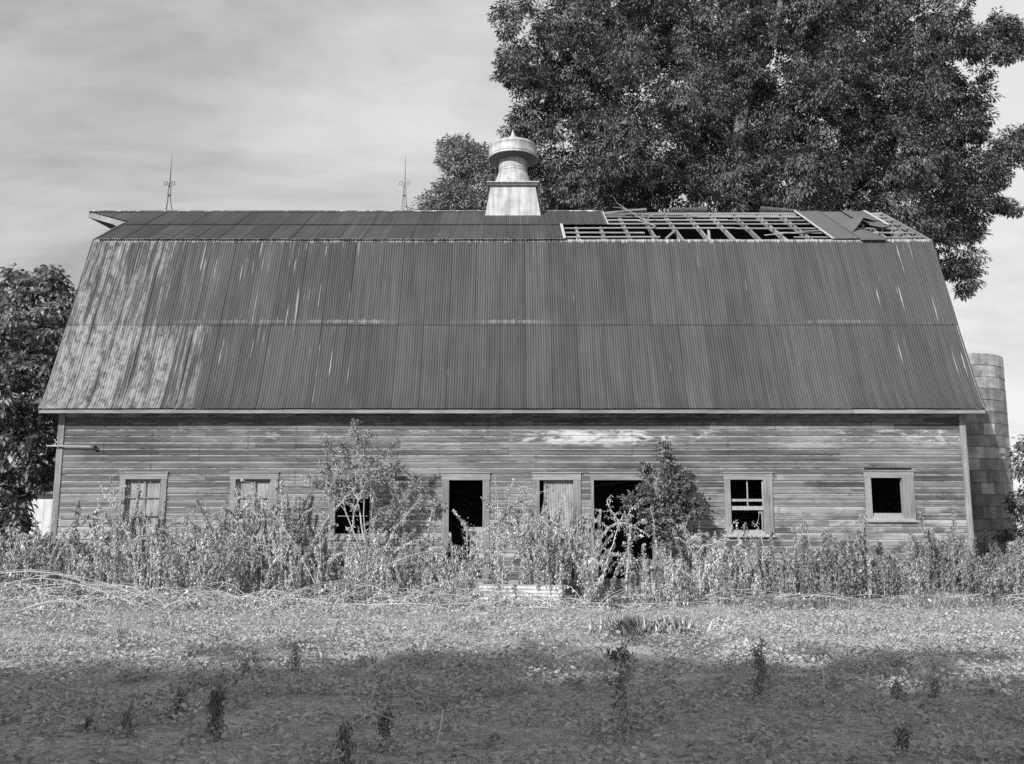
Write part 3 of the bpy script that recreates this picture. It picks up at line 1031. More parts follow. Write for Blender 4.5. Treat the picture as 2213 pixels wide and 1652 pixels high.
z1 = zpx(375); prof_c = [(.69, zf), (.67, zf + .03), (.61, zf + (z1 - zf) * .30), (.545, zf + (z1 - zf) * .62), (.485, zf + (z1 - zf) * .9), (.458, z1)]
vpart(MB().lathe(prof_c, (vx, VY, 0)), 'cone', M['zinc'])
vpart(MB().lathe([(.458, z1 - .0), (.475, z1 + .01), (.475, z1 + .03), (.458, z1 + .045), (.458, z1 + .08), (.473, z1 + .09), (.473, z1 + .105), (.458, z1 + .115), (.458, z2 + .12)], (vx, VY, 0)), 'neck', M['zinc'])
zt0 = zpx(318); ztc = zpx(303); zfin = zpx(297); ztip = zpx(283)
zr1 = zpx(346.5); zt0 = zpx(318)
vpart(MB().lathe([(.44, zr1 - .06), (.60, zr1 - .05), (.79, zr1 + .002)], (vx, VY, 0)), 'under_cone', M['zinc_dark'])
cap = vpart(MB().lathe([(.79, zr1), (.80, zr1), (.80, zr1 + .03), (.785, zr1 + .045), (.785, zr1 + .075), (.80, zr1 + .085), (.80, zr1 + .10), (.785, zr1 + .115),
                   (.785, zt0 - .07), (.795, zt0 - .06), (.795, zt0 - .045), (.775, zt0 - .03), (.76, zt0), (.72, zt0 + .035), (.64, zt0 + .065), (.50, zt0 + .10), (.30, zt0 + .14), (.21, ztc + .02), (.15, ztc + .08), (.06, zfin + .04), (.0, zfin + .05)], (vx, VY, 0)), 'cap', M['zinc'])
fn = MB().lathe([(.085, zfin + .02), (.07, zfin + .06), (.05, zfin + .13), (.025, ztip + .0), (.0, ztip + .06)], (vx, VY, 0), 12)
vpart(fn, 'finial', M['zinc'])


# ------------------------------------------------------------------ lightning rods
def lightning_rod(px, top, ring, label, thick=1.0):
    base = W(px, 457, RIDGE[0]); zt = W(px, top, RIDGE[0]).z; zr = W(px, ring, RIDGE[0]).z
    o = empty('lightning_rod', (base.x, RIDGE[0], RIDGE[1] + .06), label, 'lightning rod', 'lightning rods on the barn ridge')
    h = zt - RIDGE[1] - .06; hr = zr - RIDGE[1] - .06
    MB().tube([(0, 0, hr - .1), (0.01, 0, hr + .1), (0.02, 0, h)], [.020 * thick, .016 * thick, .004], 6).build('rod', M['iron'], o)
    for k in range(3):
        t = 2 * math.pi * k / 3 + .5
        pts = []
        for q in range(9):
            u = q / 8; rr = .045 + .10 * (1 - u) ** 3
            pts.append((rr * math.cos(t), rr * math.sin(t) * (1 if k else 1), hr * u - .03))
        MB().tube(pts, .011 * thick, 5).build('leg', M['iron'], o)
    for s in (-1, 1):
        pts = []
        for q in range(20):
            u = q / 19; a = u * 2.1 * math.pi
            rr = .075 * (1 - .45 * u)
            pts.append((s * (.03 + .085 - rr * math.cos(a) * 1.0), 0, hr + .01 + rr * math.sin(a) * (1)))
        MB().tube(pts, .010 * thick, 5).build('scroll', M['iron'], o)
    MB().lathe([(.05, hr * .55), (.055, hr * .55 + .015), (.05, hr * .55 + .03)], n=8).build('brace_ring', M['iron'], o)


lightning_rod(363, 333, 398, 'dark tripod lightning rod near the hooded left end of the barn ridge', 1.15)
lightning_rod(873.5, 333, 398, 'slender tripod lightning rod with two scrolls, between the other rod and the ventilator', .85)

# ------------------------------------------------------------------ silo
SX, SY, SR = 0, 0, 1.75
edge_t = W(2168, 777, 34.0)
SY = 34.0; SX = edge_t.x - SR * 1.13
silo = empty('silo', (SX, SY, 0), 'round roofless block silo standing behind the right end of the barn', 'silo')
SH = W(2120, 763, SY - SR).z
BH = .40; nrow = int(round(SH / BH)); BH = SH / nrow; ncol = 24


def block_value(g):
    r = g.obj_rand(); P = g.pos(); x, y, z = g.xyz(P)
    n = g.noise(g.scaled(P, (2.5, 2.5, 3.5)), 1, 5, .65)
    hi = g.step(r, .62, .95)
    v = g.mix(hi, .165, .30)
    v = g.mul(v, g.mix(r, .82, 1.12))
    v = g.mul(v, g.mix(g.step(g.noise(g.scaled(P, (5, 5, .5)), 1, 4, .6), .35, .65), .8, 1.15))
    return g.mul(v, g.mix(g.step(n, .3, .7), .7, 1.3))


M['block'] = material('glazed_tile_block', block_value, lambda g: .5, .4, bump_fn=lambda g: g.noise(g.scaled(g.pos(), (8, 8, 8)), 1, 4, .6), bump=.2, dist=.01)
M['mortar'] = material('silo_mortar', lambda g: .22, .9, .1)
da = 2 * math.pi / ncol


def block_geo():
    V = []; g_ = .010
    a0, a1 = -da / 2 + g_ / SR / 2, da / 2 - g_ / SR / 2
    for r in (SR - .09, SR):
        for a in (a0, 0, a1):
            for z in (g_ / 2, BH - g_ / 2):
                V.append((r * math.cos(a), r * math.sin(a), z))
    # indices: r*6 + a*2 + z
    I = lambda r, a, z: r * 6 + a * 2 + z
    Fq = [(I(1, 0, 0), I(1, 1, 0), I(1, 1, 1), I(1, 0, 1)), (I(1, 1, 0), I(1, 2, 0), I(1, 2, 1), I(1, 1, 1)),
          (I(0, 1, 0), I(0, 0, 0), I(0, 0, 1), I(0, 1, 1)), (I(0, 2, 0), I(0, 1, 0), I(0, 1, 1), I(0, 2, 1)),
          (I(0, 0, 1), I(1, 0, 1), I(1, 1, 1), I(0, 1, 1)), (I(0, 1, 1), I(1, 1, 1), I(1, 2, 1), I(0, 2, 1)),
          (I(0, 0, 0), I(0, 1, 0), I(1, 1, 0), I(1, 0, 0)), (I(0, 1, 0), I(0, 2, 0), I(1, 2, 0), I(1, 1, 0)),
          (I(0, 0, 0), I(1, 0, 0), I(1, 0, 1), I(0, 0, 1)), (I(1, 2, 0), I(0, 2, 0), I(0, 2, 1), I(1, 2, 1))]
    return V, Fq


Vg, Fg = block_geo()
bm_block = mesh_py('block', Vg, Fg, M['block'])
rest = MB(); r_ = np.random.default_rng(5)
for row in range(nrow):
    for c in range(ncol):
        a = da * (c + .5 * (row % 2))
        fy, fx_ = math.sin(a), math.cos(a)
        front = (fy < .35) and (fx_ > -.55)
        if front:
            link('block', bm_block, silo, (r_.uniform(-.004, .004), r_.uniform(-.004, .004), row * BH), (0, 0, a))
        else:
            Rm = Matrix.Rotation(a, 3, 'Z')
            rest.add([Rm @ Vector(v) + Vector((0, 0, row * BH)) for v in Vg], Fg)
o = rest.build('blockwork', M['block'], silo); o['kind'] = 'stuff'
MB().lathe([(SR - .012, 0), (SR - .012, SH - .01), (SR - .085, SH - .01), (SR - .085, 0)], n=48).build('mortar_core', M['mortar'], silo)
for row in range(2, nrow, 1):
    hp = MB(); rr = SR + .007; pts = [(rr * math.cos(t), rr * math.sin(t), row * BH) for t in np.linspace(-2.6, .9, 24)]
    hp.tube(pts, .007, 4)
    t = .02; hp.box(SR + .0, SR + .05, -.03, .03, row * BH - .02, row * BH + .02)
    hp.build('hoop', M['iron'], silo)

# ------------------------------------------------------------------ white shed on the left
shed = empty('white_shed', (-16.2, 30.4, 0), 'white board shed half hidden by the leafy tree, beyond the left end of the barn', 'shed')
M['whitewash'] = material('white_paint', lambda g: g.mix(g.step(g.noise(g.scaled(g.pos(), (6, 6, 1.2)), 1, 5, .6), .3, .7), .50, .66), .7, .3)
for k in range(16):
    x = -1.75 + k * .235
    MB().box(x + .004, x + .231, -.012, .012, .1, 2.75).build('plank', M['whitewash'], shed)
MB().box(-1.75, 2.01, .014, 2.5, .1, 2.70).build('shed_body', M['whitewash'], shed)
V = [(-2.0, -.25, 2.74), (2.25, -.25, 2.74), (2.25, 2.75, 3.3), (-2.0, 2.75, 3.3), (-2.0, -.25, 2.79), (2.25, -.25, 2.79), (2.25, 2.75, 3.35), (-2.0, 2.75, 3.35)]
MB().add(V, [(0, 3, 2, 1), (4, 5, 6, 7), (0, 1, 5, 4), (1, 2, 6, 5), (2, 3, 7, 6), (3, 0, 4, 7)]).build('roof', M['roof'], shed)


# ------------------------------------------------------------------ trees
def crown_leaves(blobs, rng, per_m2, lsize, clump=.35, per=22, aspect=.45, droop=.5, broad=False):
    """blobs: (n,4) centre and radius. leaves sit in little sprays on each blob's shell"""
    Ps, Ds, Us, Ls = [], [], [], []
    for (cx, cy, cz, r) in blobs:
        ns = max(8, int(per_m2 * r * r * 4))
        d = unit(rng.normal(size=(ns, 3)))
        d[:, 2] = np.where(d[:, 2] < 0, d[:, 2] * .7, d[:, 2] * .9)
        rad = r * (rng.random((ns, 1)) ** .22) * (1 + .12 * rng.normal(size=(ns, 1))) * (.86 + .22 * np.sin(d[:, :1] * 5 + cx * 3) * np.sin(d[:, 1:2] * 4 + cz * 2 + d[:, 2:3] * 5))
        c = np.array([[cx, cy, cz]]) + d * rad
        k = per
        C = np.repeat(c, k, 0); O = np.repeat(d, k, 0)
        e = unit(rng.normal(size=(len(C), 3)))
        P = C + e * clump * rng.random((len(C), 1)) ** .6 * np.array([[1, 1, .6]])
        D = unit(O * .8 + e * .8 + np.array([[0, 0, -droop]]))
        U = unit(np.array([[0, 0, .8]]) + O * .9 + rng.normal(size=(len(C), 3)) * .38)
        Ps.append(P); Ds.append(D); Us.append(U); Ls.append(lsize * rng.uniform(.6, 1.25, len(C)))
    P = np.concatenate(Ps); D = np.concatenate(Ds); U = np.concatenate(Us); L = np.concatenate(Ls)
    return leaf_arrays(P, D, U, L, L * aspect, broad=broad)


def wiggle(a, b, rng, n=6, amt=.12, sag=0.0):
    a = np.array(a, float); b = np.array(b, float)
    t = np.linspace(0, 1, n)[:, None]
    p = a + (b - a) * t
    ln = np.linalg.norm(b - a)
    p += rng.normal(size=p.shape) * amt * ln * .25 * np.sin(np.pi * t)
    p[:, 2] += sag * ln * np.sin(np.pi * t[:, 0])
    return p


def in_poly(x, y, poly):
    c = False; n = len(poly)
    for i in range(n):
        x1, y1 = poly[i]; x2, y2 = poly[(i + 1) % n]
        if (y1 > y) != (y2 > y) and x < (x2 - x1) * (y - y1) / (y2 - y1) + x1: c = not c
    return c


def edge_dist(x, y, poly):
    best = 1e9; n = len(poly)
    for i in range(n):
        ax, ay = poly[i]; bx, by = poly[(i + 1) % n]
        dx, dy = bx - ax, by - ay
        t = max(0, min(1, ((x - ax) * dx + (y - ay) * dy) / (dx * dx + dy * dy + 1e-9)))
        best = min(best, math.hypot(x - ax - dx * t, y - ay - dy * t))
    return best


def fill_crown(poly, Y0, depth, rng, nb, rmin, rmax, gap):
    """puts blobs inside an outline that stands at distance Y0; deep in the middle, thin at the rim"""
    ppm = F / (Y0 * 1.03)
    xs_ = [p[0] for p in poly]; ys_ = [p[1] for p in poly]
    blobs = []; tries = 0
    while len(blobs) < nb and tries < nb * 120:
        tries += 1
        x = rng.uniform(min(xs_), max(xs_)); y = rng.uniform(min(ys_), max(ys_))
        if not in_poly(x, y, poly): continue
        ed = edge_dist(x, y, poly) / ppm
        r = rng.uniform(rmin, rmax); r = min(r, ed / .92)
        if r < rmin * .42: continue
        dm = depth * min(1, math.sqrt(ed / depth + .02))
        Y = Y0 + rng.uniform(-1, 1) * dm
        p = W(x, y, Y)
        if any((p.x - b[0]) ** 2 + (p.y - b[1]) ** 2 + (p.z - b[2]) ** 2 < (gap * (r + b[3])) ** 2 for b in blobs): continue
        blobs.append((p.x, p.y, p.z, r))
    return np.array(blobs)


def tree(name, label, cat, base, blobs, limbs, rng, leafmat, per_m2, lsize, trunk_r, clump=.35, per=22, aspect=.45, droop=.5, broad=False, group=None, twigmat=None, twig_r=.03):
    t = empty(name, (base[0], base[1], 0), label, cat, group)
    org = np.array([base[0], base[1], 0.0])
    V, T = crown_leaves(blobs, rng, per_m2, lsize, clump, per, aspect, droop, broad)
    link('crown', mesh_np('crown', V - org, T, leafmat), t)
    # trunk with limbs
    paths = []
    allp = []
    for pts, r0, r1 in limbs:
        pts = np.array(pts, float)
        # resample
        q = [pts[0]]
        for a, b in zip(pts[:-1], pts[1:]):
            for s_ in (1 / 3, 2 / 3, 1): q.append(a + (b - a) * s_)
        q = np.array(q); q[1:-1] += rng.normal(size=q[1:-1].shape) * r0 * .25
        paths.append((q, np.linspace(r0, r1, len(q)))); allp.append(q)
    V, T = tube_arrays(paths[:1], 8)
    link('trunk', mesh_np('trunk', V - org, T, M['bark'], True), t)
    for p in paths[1:]:
        V, T = tube_arrays([p], 7)
        link('limb', mesh_np('limb', V - org, T, M['bark'], True), t)
    nodes = np.concatenate(allp)
    tw = []
    first = np.array([np.linalg.norm(nodes - b[:3], axis=1).min() for b in blobs])
    for b in blobs[np.argsort(first)]:
        c = b[:3]; d = np.linalg.norm(nodes - c, axis=1) + np.maximum(0, nodes[:, 2] - c[2]) * .8
        k = int(np.argmin(d))
        p = wiggle(nodes[k], c, rng, 6, .25, .05)
        nodes = np.concatenate([nodes, p[3:]])
        tw.append((p, np.linspace(twig_r * (.6 + b[3] * .6), twig_r * .25, 6)))
        for _ in range(3):
            e = c + unit(rng.normal(size=3)) * b[3] * .9
            tw.append((wiggle(c, e, rng, 4, .25), np.linspace(twig_r * .35, twig_r * .12, 4)))
    V, T = tube_arrays(tw, 4)
    link('branches', mesh_np('branches', V - org, T, twigmat or M['bark']), t)
    return t


rt_ = np.random.default_rng(21)
big_poly = [(1077, -90), (1072, 0), (1034, 22), (1070, 48), (1055, 84), (1085, 105), (1032, 138), (1046, 172), (1090, 176), (1092, 204), (1065, 222), (1068, 252), (1092, 268), (1072, 292), (1095, 340), (1110, 600),
            (1700, 620), (2010, 600), (2050, 633), (2088, 641), (2116, 619), (2104, 585), (2104, 560), (2131, 549), (2121, 512), (2161, 488), (2130, 450), (2194, 459), (2225, 444), (2179, 425), (2164, 393), (2191, 390), (2240, 345), (2240, 255),
            (2179, 290), (2131, 312), (2128, 288), (2176, 270), (2185, 231), (2173, 204), (2137, 186), (2149, 156), (2131, 126), (2173, 147), (2250, 132), (2250, 48), (2173, 45), (2165, 18), (2137, 35), (2104, 51), (2110, 0), (2120, -90)]
bigA = fill_crown(big_poly, 42.0, 5.5, rt_, 150, 1.25, 2.3, .66)
bigB = fill_crown(big_poly, 42.0, 4.5, rt_, 420, .40, .85, .60)
bigC = np.array([[*W(px, py, yy), r] for px, py, yy, r in ((2150, 60, 41, .7), (2175, 75, 41, .6), (2200, 85, 41.5, .7), (2215, 110, 41.5, .6), (2190, 110, 41, .5), (2150, 95, 41, .6), (2165, 130, 41, .4), (2160, 40, 41, .4), (2160, 300, 41, .5), (2185, 310, 41, .6), (2205, 290, 41.5, .6), (2215, 330, 41.5, .6), (2190, 345, 41, .6), (2165, 345, 41, .7),
                 (2150, 370, 41, .6), (2145, 440, 41, .6), (2175, 448, 41, .4), (2200, 452, 41, .35), (2080, 600, 40.5, .5), (2100, 615, 40.5, .4), (2085, 630, 40.5, .35), (2095, 585, 40.5, .5), (2110, 560, 40.5, .5))])
bigb = np.concatenate([bigA, bigB, bigC])
bb = (W(1600, 500, 42).x, 42.0)
P3 = lambda px, py, Y: tuple(W(px, py, Y))
limbs = [([(bb[0], bb[1], -.2), (bb[0] + .1, bb[1], 4), (bb[0] - .2, bb[1] - .3, 9), P3(1575, 440, 41), P3(1575, 360, 40.3)], .75, .42),
         ([P3(1575, 400, 40.6), P3(1600, 300, 39.8), P3(1630, 180, 40), P3(1668, 90, 39.6), P3(1690, -40, 40)], .40, .12),
         ([P3(1575, 420, 41), P3(1480, 380, 41.5), P3(1380, 340, 41), P3(1315, 290, 40.3), P3(1290, 200, 40.6), P3(1240, 120, 41)], .34, .08),
         ([P3(1600, 330, 41), P3(1720, 230, 41), P3(1870, 110, 41), P3(1950, 40, 42)], .34, .08),
         ([P3(1600, 440, 42), P3(1760, 400, 41), P3(1900, 350, 40.5), P3(2040, 300, 41)], .34, .06),
         ([P3(1640, 480, 42), P3(1800, 470, 42), P3(1980, 470, 41), P3(2070, 540, 40.5)], .26, .05),
         ([P3(1600, 360, 41), P3(1540, 220, 42), P3(1450, 100, 43), P3(1400, -20, 43)], .30, .08)]
tree('shade_tree', 'huge dense dark shade tree rising behind the stripped right half of the barn roof', 'tree', bb, bigb, limbs, rt_, M['leaf_big'], 7.0, .175, .8, .33, 36, .40, .7, twig_r=.035)

sm_poly = [(945, 335), (960, 300), (990, 288), (1016, 304), (1038, 318), (1053, 303), (1085, 320), (1120, 400), (1120, 480), (870, 480), (888, 436), (915, 421), (945, 402), (962, 375)]
smb = fill_crown(sm_poly, 39.0, 2.0, rt_, 90, .35, .85, .42)
sb = (W(1040, 450, 39).x, 39.0)
limbs = [([(sb[0], sb[1], -.1), (sb[0], sb[1], 6), P3(1030, 470, 39), P3(1000, 380, 39), P3(988, 310, 39)], .22, .04),
         ([P3(1035, 480, 39), P3(980, 440, 38.6), P3(920, 430, 38.6)], .1, .03)]
tree('small_tree', 'smaller lighter tree peeping over the ridge just left of the ventilator', 'tree', sb, smb, limbs, rt_, M['leaf_bush'], 13, .13, .25, .34, 20, .5, .5, twig_r=.03)

lt_poly = [(-60, 660), (0, 640), (22, 610), (35, 583), (58, 600), (78, 640), (88, 640), (92, 600), (106, 578), (134, 600), (128, 640), (158, 635), (150, 690), (140, 760), (135, 900), (140, 1040), (118, 1068), (62, 1064), (50, 1120), (48, 1180), (30, 1250), (-160, 1240), (-170, 760)]
ltb = np.concatenate([fill_crown(lt_poly, 26.2, 1.9, rt_, 80, .4, .8, .55), fill_crown(lt_poly, 26.2, 1.6, rt_, 150, .16, .32, .6)])
ltb = np.concatenate([ltb, np.array([[*W(px, py, yy), r] for px, py, yy, r in ((35, 590, 26.4, .17), (28, 604, 26.4, .2), (48, 606, 26.3, .22), (60, 622, 26.3, .26), (108, 584, 26, .16), (112, 600, 26, .2), (114, 622, 26, .24), (124, 612, 26, .18),
                      (110, 648, 26, .3), (140, 640, 26, .2), (152, 645, 26, .16), (128, 662, 26, .28), (80, 660, 26.2, .3), (12, 636, 26.3, .2), (0, 650, 26.3, .28), (70, 1040, 25.6, .3), (92, 1046, 25.6, .3), (116, 1040, 25.8, .28), (40, 1085, 25.4, .25), (80, 1010, 25.8, .35), (118, 1005, 26, .35), (30, 1110, 25.2, .28), (22, 1150, 25.2, .28))])])
lb = (-15.2, 26.6)
limbs = [([(lb[0], lb[1], -.1), (lb[0], lb[1], 2.2), (lb[0] + .4, lb[1], 4.4), P3(60, 800, 26.4), P3(60, 650, 26.2)], .20, .03),
         ([(lb[0], lb[1], 2.2), P3(90, 850, 26.2), P3(110, 700, 26), P3(112, 600, 26)], .09, .02),
         ([(lb[0], lb[1], 2.4), P3(-20, 850, 26.4), P3(20, 680, 26.4), P3(35, 600, 26.4)], .09, .02)]
tree('leafy_tree', 'large-leaved tree crowding the left end of the barn in front of the white shed', 'tree', lb, ltb, limbs, rt_, M['leaf_left'], 15, .165, .2, .22, 13, .55, .8, True, twig_r=.016)

rb_poly = [(2175, 1130), (2190, 1020), (2195, 965), (2208, 935), (2260, 930), (2420, 900), (2430, 1270), (2120, 1270), (2140, 1190)]
rbb = fill_crown(rb_poly, 29.0, 1.6, rt_, 90, .25, .65, .40)
rb_ = (W(2290, 1200, 29).x, 29.0)
tree('hedge_bush', 'dark leafy bush at the foot of the silo, on the extreme right', 'bush', rb_, rbb, [([(rb_[0], rb_[1], -.1), (rb_[0], rb_[1], 1.4), (rb_[0] + .2, rb_[1], 2.6)], .09, .03), ([(rb_[0], rb_[1], .6), P3(2200, 1100, 29)], .05, .02)],
     rt_, M['leaf_bush'], 14, .14, .1, .26, 18, .5, .6, twig_r=.015)

# ------------------------------------------------------------------ saplings against the wall
rs = np.random.default_rng(33)


def sapling(name, label, cat, base, stems, rng, leafmat, nleaf, lsize, spread):
    """stems: list of point lists; sprays of small leaves strung along their upper part"""
    t = empty(name, tuple(base), label, cat)
    org = np.array(tuple(base))
    tubes, Ps, Ds = [], [], []
    for pts, r0, l0 in stems:
        pts = np.array([tuple(p) for p in pts], float)
        q = []
        for a, b in zip(pts[:-1], pts[1:]):
            for s_ in np.linspace(0, 1, 5)[:-1]: q.append(a + (b - a) * s_)
        q.append(pts[-1]); q = np.array(q)
        q[2:] += np.cumsum(rng.normal(size=q[2:].shape) * .012, axis=0)
        tubes.append((q, np.linspace(r0, .005, len(q))))
        k0 = int(len(q) * l0)
        ntw = int(nleaf * (len(q) - k0) / 10)
        for _ in range(ntw):
            k = rng.integers(k0, len(q)); f = (k - k0 + 1) / (len(q) - k0)
            c = q[k] + rng.normal(size=3) * .02
            d = unit(rng.normal(size=3) * np.array([1, 1, .6]) + np.array([0, 0, .25]))
            ln = spread * rng.uniform(.35, 1.0) * (1.15 - .6 * f)
            e = wiggle(c, c + d * ln, rng, 5, .3, .05)
            tubes.append((e, np.linspace(.006, .0025, 5)))
            m = int(8 + ln * 26)
            u = rng.random(m) ** .8
            pos = np.array([np.interp(u, np.linspace(0, 1, 5), e[:, i]) for i in range(3)]).T + rng.normal(size=(m, 3)) * .025
            Ps.append(pos); Ds.append(unit(d[None] * .7 + rng.normal(size=(m, 3)) * .8 + np.array([[0, 0, -.15]])))
    V, T = tube_arrays(tubes, 4)
    link('stems', mesh_np('stems', V - org, T, M['twig']), t)
    P = np.concatenate(Ps); D = np.concatenate(Ds)
    U = unit(np.array([[0, 0, 1.]]) + rng.normal(size=P.shape) * .6)
    L = lsize * rng.uniform(.6, 1.3, len(P))
    V, T = leaf_arrays(P, D, U, L, L * .42)
    link('foliage', mesh_np('foliage', V - org, T, leafmat), t)
    return t


Q_ = lambda px, py, Y=23.1: W(px, py, Y)
sbase = Vector((W(795, 1280, 23.2).x, 23.1, 0))
sapling('leafy_sapling', 'tall pale leafy sapling growing in front of the glassless window', 'sapling', sbase, [
    ([sbase, Q_(775, 1180), Q_(745, 1110), Q_(730, 1040), Q_(712, 985), Q_(700, 938)], .022, .55),
    ([sbase, Q_(790, 1180), Q_(775, 1090), Q_(770, 1010), Q_(775, 960), Q_(762, 925)], .028, .45),
    ([sbase, Q_(790, 1190), Q_(790, 1090), Q_(800, 1020), Q_(810, 965), Q_(802, 926)], .024, .45),
    ([Q_(780, 1080), Q_(800, 1030), Q_(830, 985), Q_(852, 952)], .014, .2),
    ([Q_(750, 1110), Q_(720, 1070), Q_(690, 1045), Q_(664, 1032)], .012, .3),
    ([Q_(775, 1070), Q_(750, 1030), Q_(742, 990), Q_(740, 960)], .012, .1),
    ([Q_(770, 1060), Q_(800, 1050), Q_(840, 1030), Q_(870, 1020)], .012, .1),
    ([Q_(770, 1100), Q_(740, 1060), Q_(715, 1040), Q_(700, 1010)], .012, .1),
    ([Q_(790, 1150, 22.6), Q_(830, 1110, 22.6), Q_(870, 1095, 22.6), Q_(925, 1100, 22.6)], .014, .2),
    ([Q_(790, 1180, 22.6), Q_(850, 1120, 22.6), Q_(880, 1070, 22.6), Q_(900, 1040, 22.6)], .014, .3),
], rs, M['leaf_sapling'], 34, .082, .42)

dbase = Vector((W(1450, 1280, 23.5).x, 23.5, 0))
R_ = lambda px, py, Y=23.5: W(px, py, Y)
sapling('dark_bush', 'dark leafy bush growing against the wide open doorway', 'bush', dbase, [
    ([dbase, R_(1450, 1180), R_(1445, 1100), R_(1440, 1040), R_(1440, 1000), R_(1442, 965)], .035, .35),
    ([dbase, R_(1450, 1170), R_(1430, 1110), R_(1405, 1050), R_(1400, 1005)], .022, .4),
    ([R_(1447, 1160), R_(1470, 1100), R_(1480, 1060), R_(1478, 1030)], .02, .1),
    ([R_(1447, 1150), R_(1410, 1110), R_(1375, 1090), R_(1350, 1080)], .018, .3),
    ([R_(1447, 1180), R_(1480, 1130), R_(1500, 1100), R_(1500, 1080)], .018, .1),
    ([R_(1445, 1130), R_(1420, 1090), R_(1400, 1070), R_(1385, 1050)], .016, .1),
    ([R_(1445, 1100), R_(1460, 1060), R_(1455, 1030), R_(1450, 1000)], .016, .1),
    ([R_(1447, 1160, 23.9), R_(1475, 1120, 23.9), R_(1490, 1080, 23.9), R_(1492, 1050, 23.9)], .016, .1),
    ([R_(1447, 1160), R_(1450, 1120), R_(1450, 1080), R_(1460, 1050)], .016, .1),
    ([R_(1447, 1190), R_(1420, 1150), R_(1400, 1130), R_(1390, 1115)], .016, .1),
], rs, M['leaf_bush'], 60, .10, .42)

# ------------------------------------------------------------------ weeds
rw = np.random.default_rng(77)


def top_of(px):
    xs_ = [-300, 0, 60, 130, 190, 240, 300, 350, 430, 500, 560, 640, 700, 780, 850, 900, 960, 1010, 1050, 1080, 1130, 1190, 1250, 1300, 1340, 1400, 1460, 1500, 1560, 1650, 1750, 1850, 1950, 2040, 2085, 2130, 2213, 2500]
    ys_ = [1140, 1120, 1140, 1165, 1150, 1100, 1080, 1130, 1140, 1080, 1065, 1090, 1120, 1130, 1120, 1110, 1150, 1150, 1115, 1062, 1055, 1090, 1115, 1170, 1150, 1160, 1140, 1130, 1150, 1160, 1165, 1160, 1165, 1165, 1205, 1190, 1170, 1140]
    return np.interp(px, xs_, ys_) - 14


def plant(x, y, h, rng, kind, out):
    """one withered weed: a stem hung with ropes of drooping, shrivelled leaves"""
    n = 10
    t = np.linspace(0, 1, n)
    az = rng.uniform(0, 2 * np.pi)
    if kind == 'arch':
        s_ = rng.choice([-1, 1]); reach = rng.uniform(.35, .8) * h; k = rng.uniform(1.6, 2.6)
        hz = h * (1 - (1 - t) ** k) * (1 - .45 * np.maximum(0, t - .6) ** 1.3 * 2)
        st = np.stack([x + s_ * reach * t ** 1.5, y - .15 * t, hz], 1)
    else:
        lean = rng.normal(size=2) * .09
        if kind == 'lean': lean = np.array([rng.choice([-1, 1]) * rng.uniform(.2, .55), rng.normal() * .1])
        st = np.stack([x + lean[0] * h * t ** 1.4, y + lean[1] * h * t ** 1.4 * .6, h * (t - .08 * t ** 3 * abs(lean[0]) * 2)], 1)
    st[1:, :2] += np.cumsum(rng.normal(size=(n - 1, 2)) * .014, axis=0)
    out['stem'].append((st, np.linspace(.011, .003, n)))
    at = lambda u: np.array([np.interp(u, t, st[:, i]) for i in range(3)]).T
    key = 'green' if kind == 'green' else 'leaf'
    m = int(h * rng.uniform(190, 330))
    if kind == 'bare': m = int(m * .15)
    if kind == 'green': m = int(m * .42)
    u = rng.beta(1.2, 1.0, m) if kind != 'green' else rng.beta(1.5, 1.0, m)
    P = at(u)
    wd = .024 if kind != 'green' else .062
    P[:, :2] += rng.normal(size=(m, 2)) * wd * (1.2 - .6 * u[:, None])
    D = rng.normal(size=(m, 3)) * (.26 if kind != 'green' else .42) + np.array([[0, 0, -1.0]])
    L = rng.uniform(.025, .068, m) * (1.0 if kind != 'green' else 1.5)
    out[key].append((P, D, L))
    for _ in range(rng.integers(2, 6) if kind != 'bare' else 4):
        u0 = rng.uniform(.30, .97); p = at(np.array([u0]))[0]
        a = rng.uniform(0, 2 * np.pi); ln = rng.uniform(.06, .24) * (1.25 - u0 * .5)
        q = p + np.array([math.cos(a) * ln, math.sin(a) * ln * .7, ln * rng.uniform(-.1, .9)])
        br = wiggle(p, q, rng, 5, .2, .14)
        out['stem'].append((br, np.linspace(.005, .002, 5)))
        # rope of rags hanging from the branch
        mm = int(rng.integers(14, 44)) if kind != 'bare' else 5
        uu = rng.random(mm)
        PP = np.array([np.interp(uu, np.linspace(0, 1, 5), br[:, i]) for i in range(3)]).T + rng.normal(size=(mm, 3)) * .014
        drop = rng.random(mm) * rng.uniform(.10, .42)
        hang = rng.random(mm) < .6
        PP[hang] = br[-1] + rng.normal(size=(int(hang.sum()), 3)) * .016
        PP[hang, 2] -= drop[hang]
        DD = rng.normal(size=(mm, 3)) * .28 + np.array([[0, 0, -1.0]])
        out[key].append((PP, DD, rng.uniform(.022, .06, mm)))
        if rng.random() < .16: out['heads'].append(q + np.array([0, 0, .02]))


def flush(out, name, label, cat=None, kind=None, group=None, parent=None, org=(0, 0, 0), leafmat='weed_leaf'):
    org = np.array(org, float)
    res = []
    if out['stem']:
        V, T = tube_arrays(out['stem'], 3); res.append(('stems', V, T, M['weed_stem']))
    for key, mt in (('leaf', leafmat), ('green', 'weed_green')):
        if out[key]:
            P = np.concatenate([a[0] for a in out[key]]); D = np.concatenate([a[1] for a in out[key]]); L = np.concatenate([a[2] for a in out[key]])
            U = unit(rw.normal(size=P.shape) * np.array([[1, 1, .3]]))
            asp = rw.uniform(.30, .60, len(P))
            V, T = leaf_arrays(P, D, U, L, L * asp, .2, rw.uniform(-.25, .35, (len(P), 1)) if False else .2)
            res.append(('leaves', V, T, M[mt]))
    return [(n, V - org, T, m) for n, V, T, m in res]


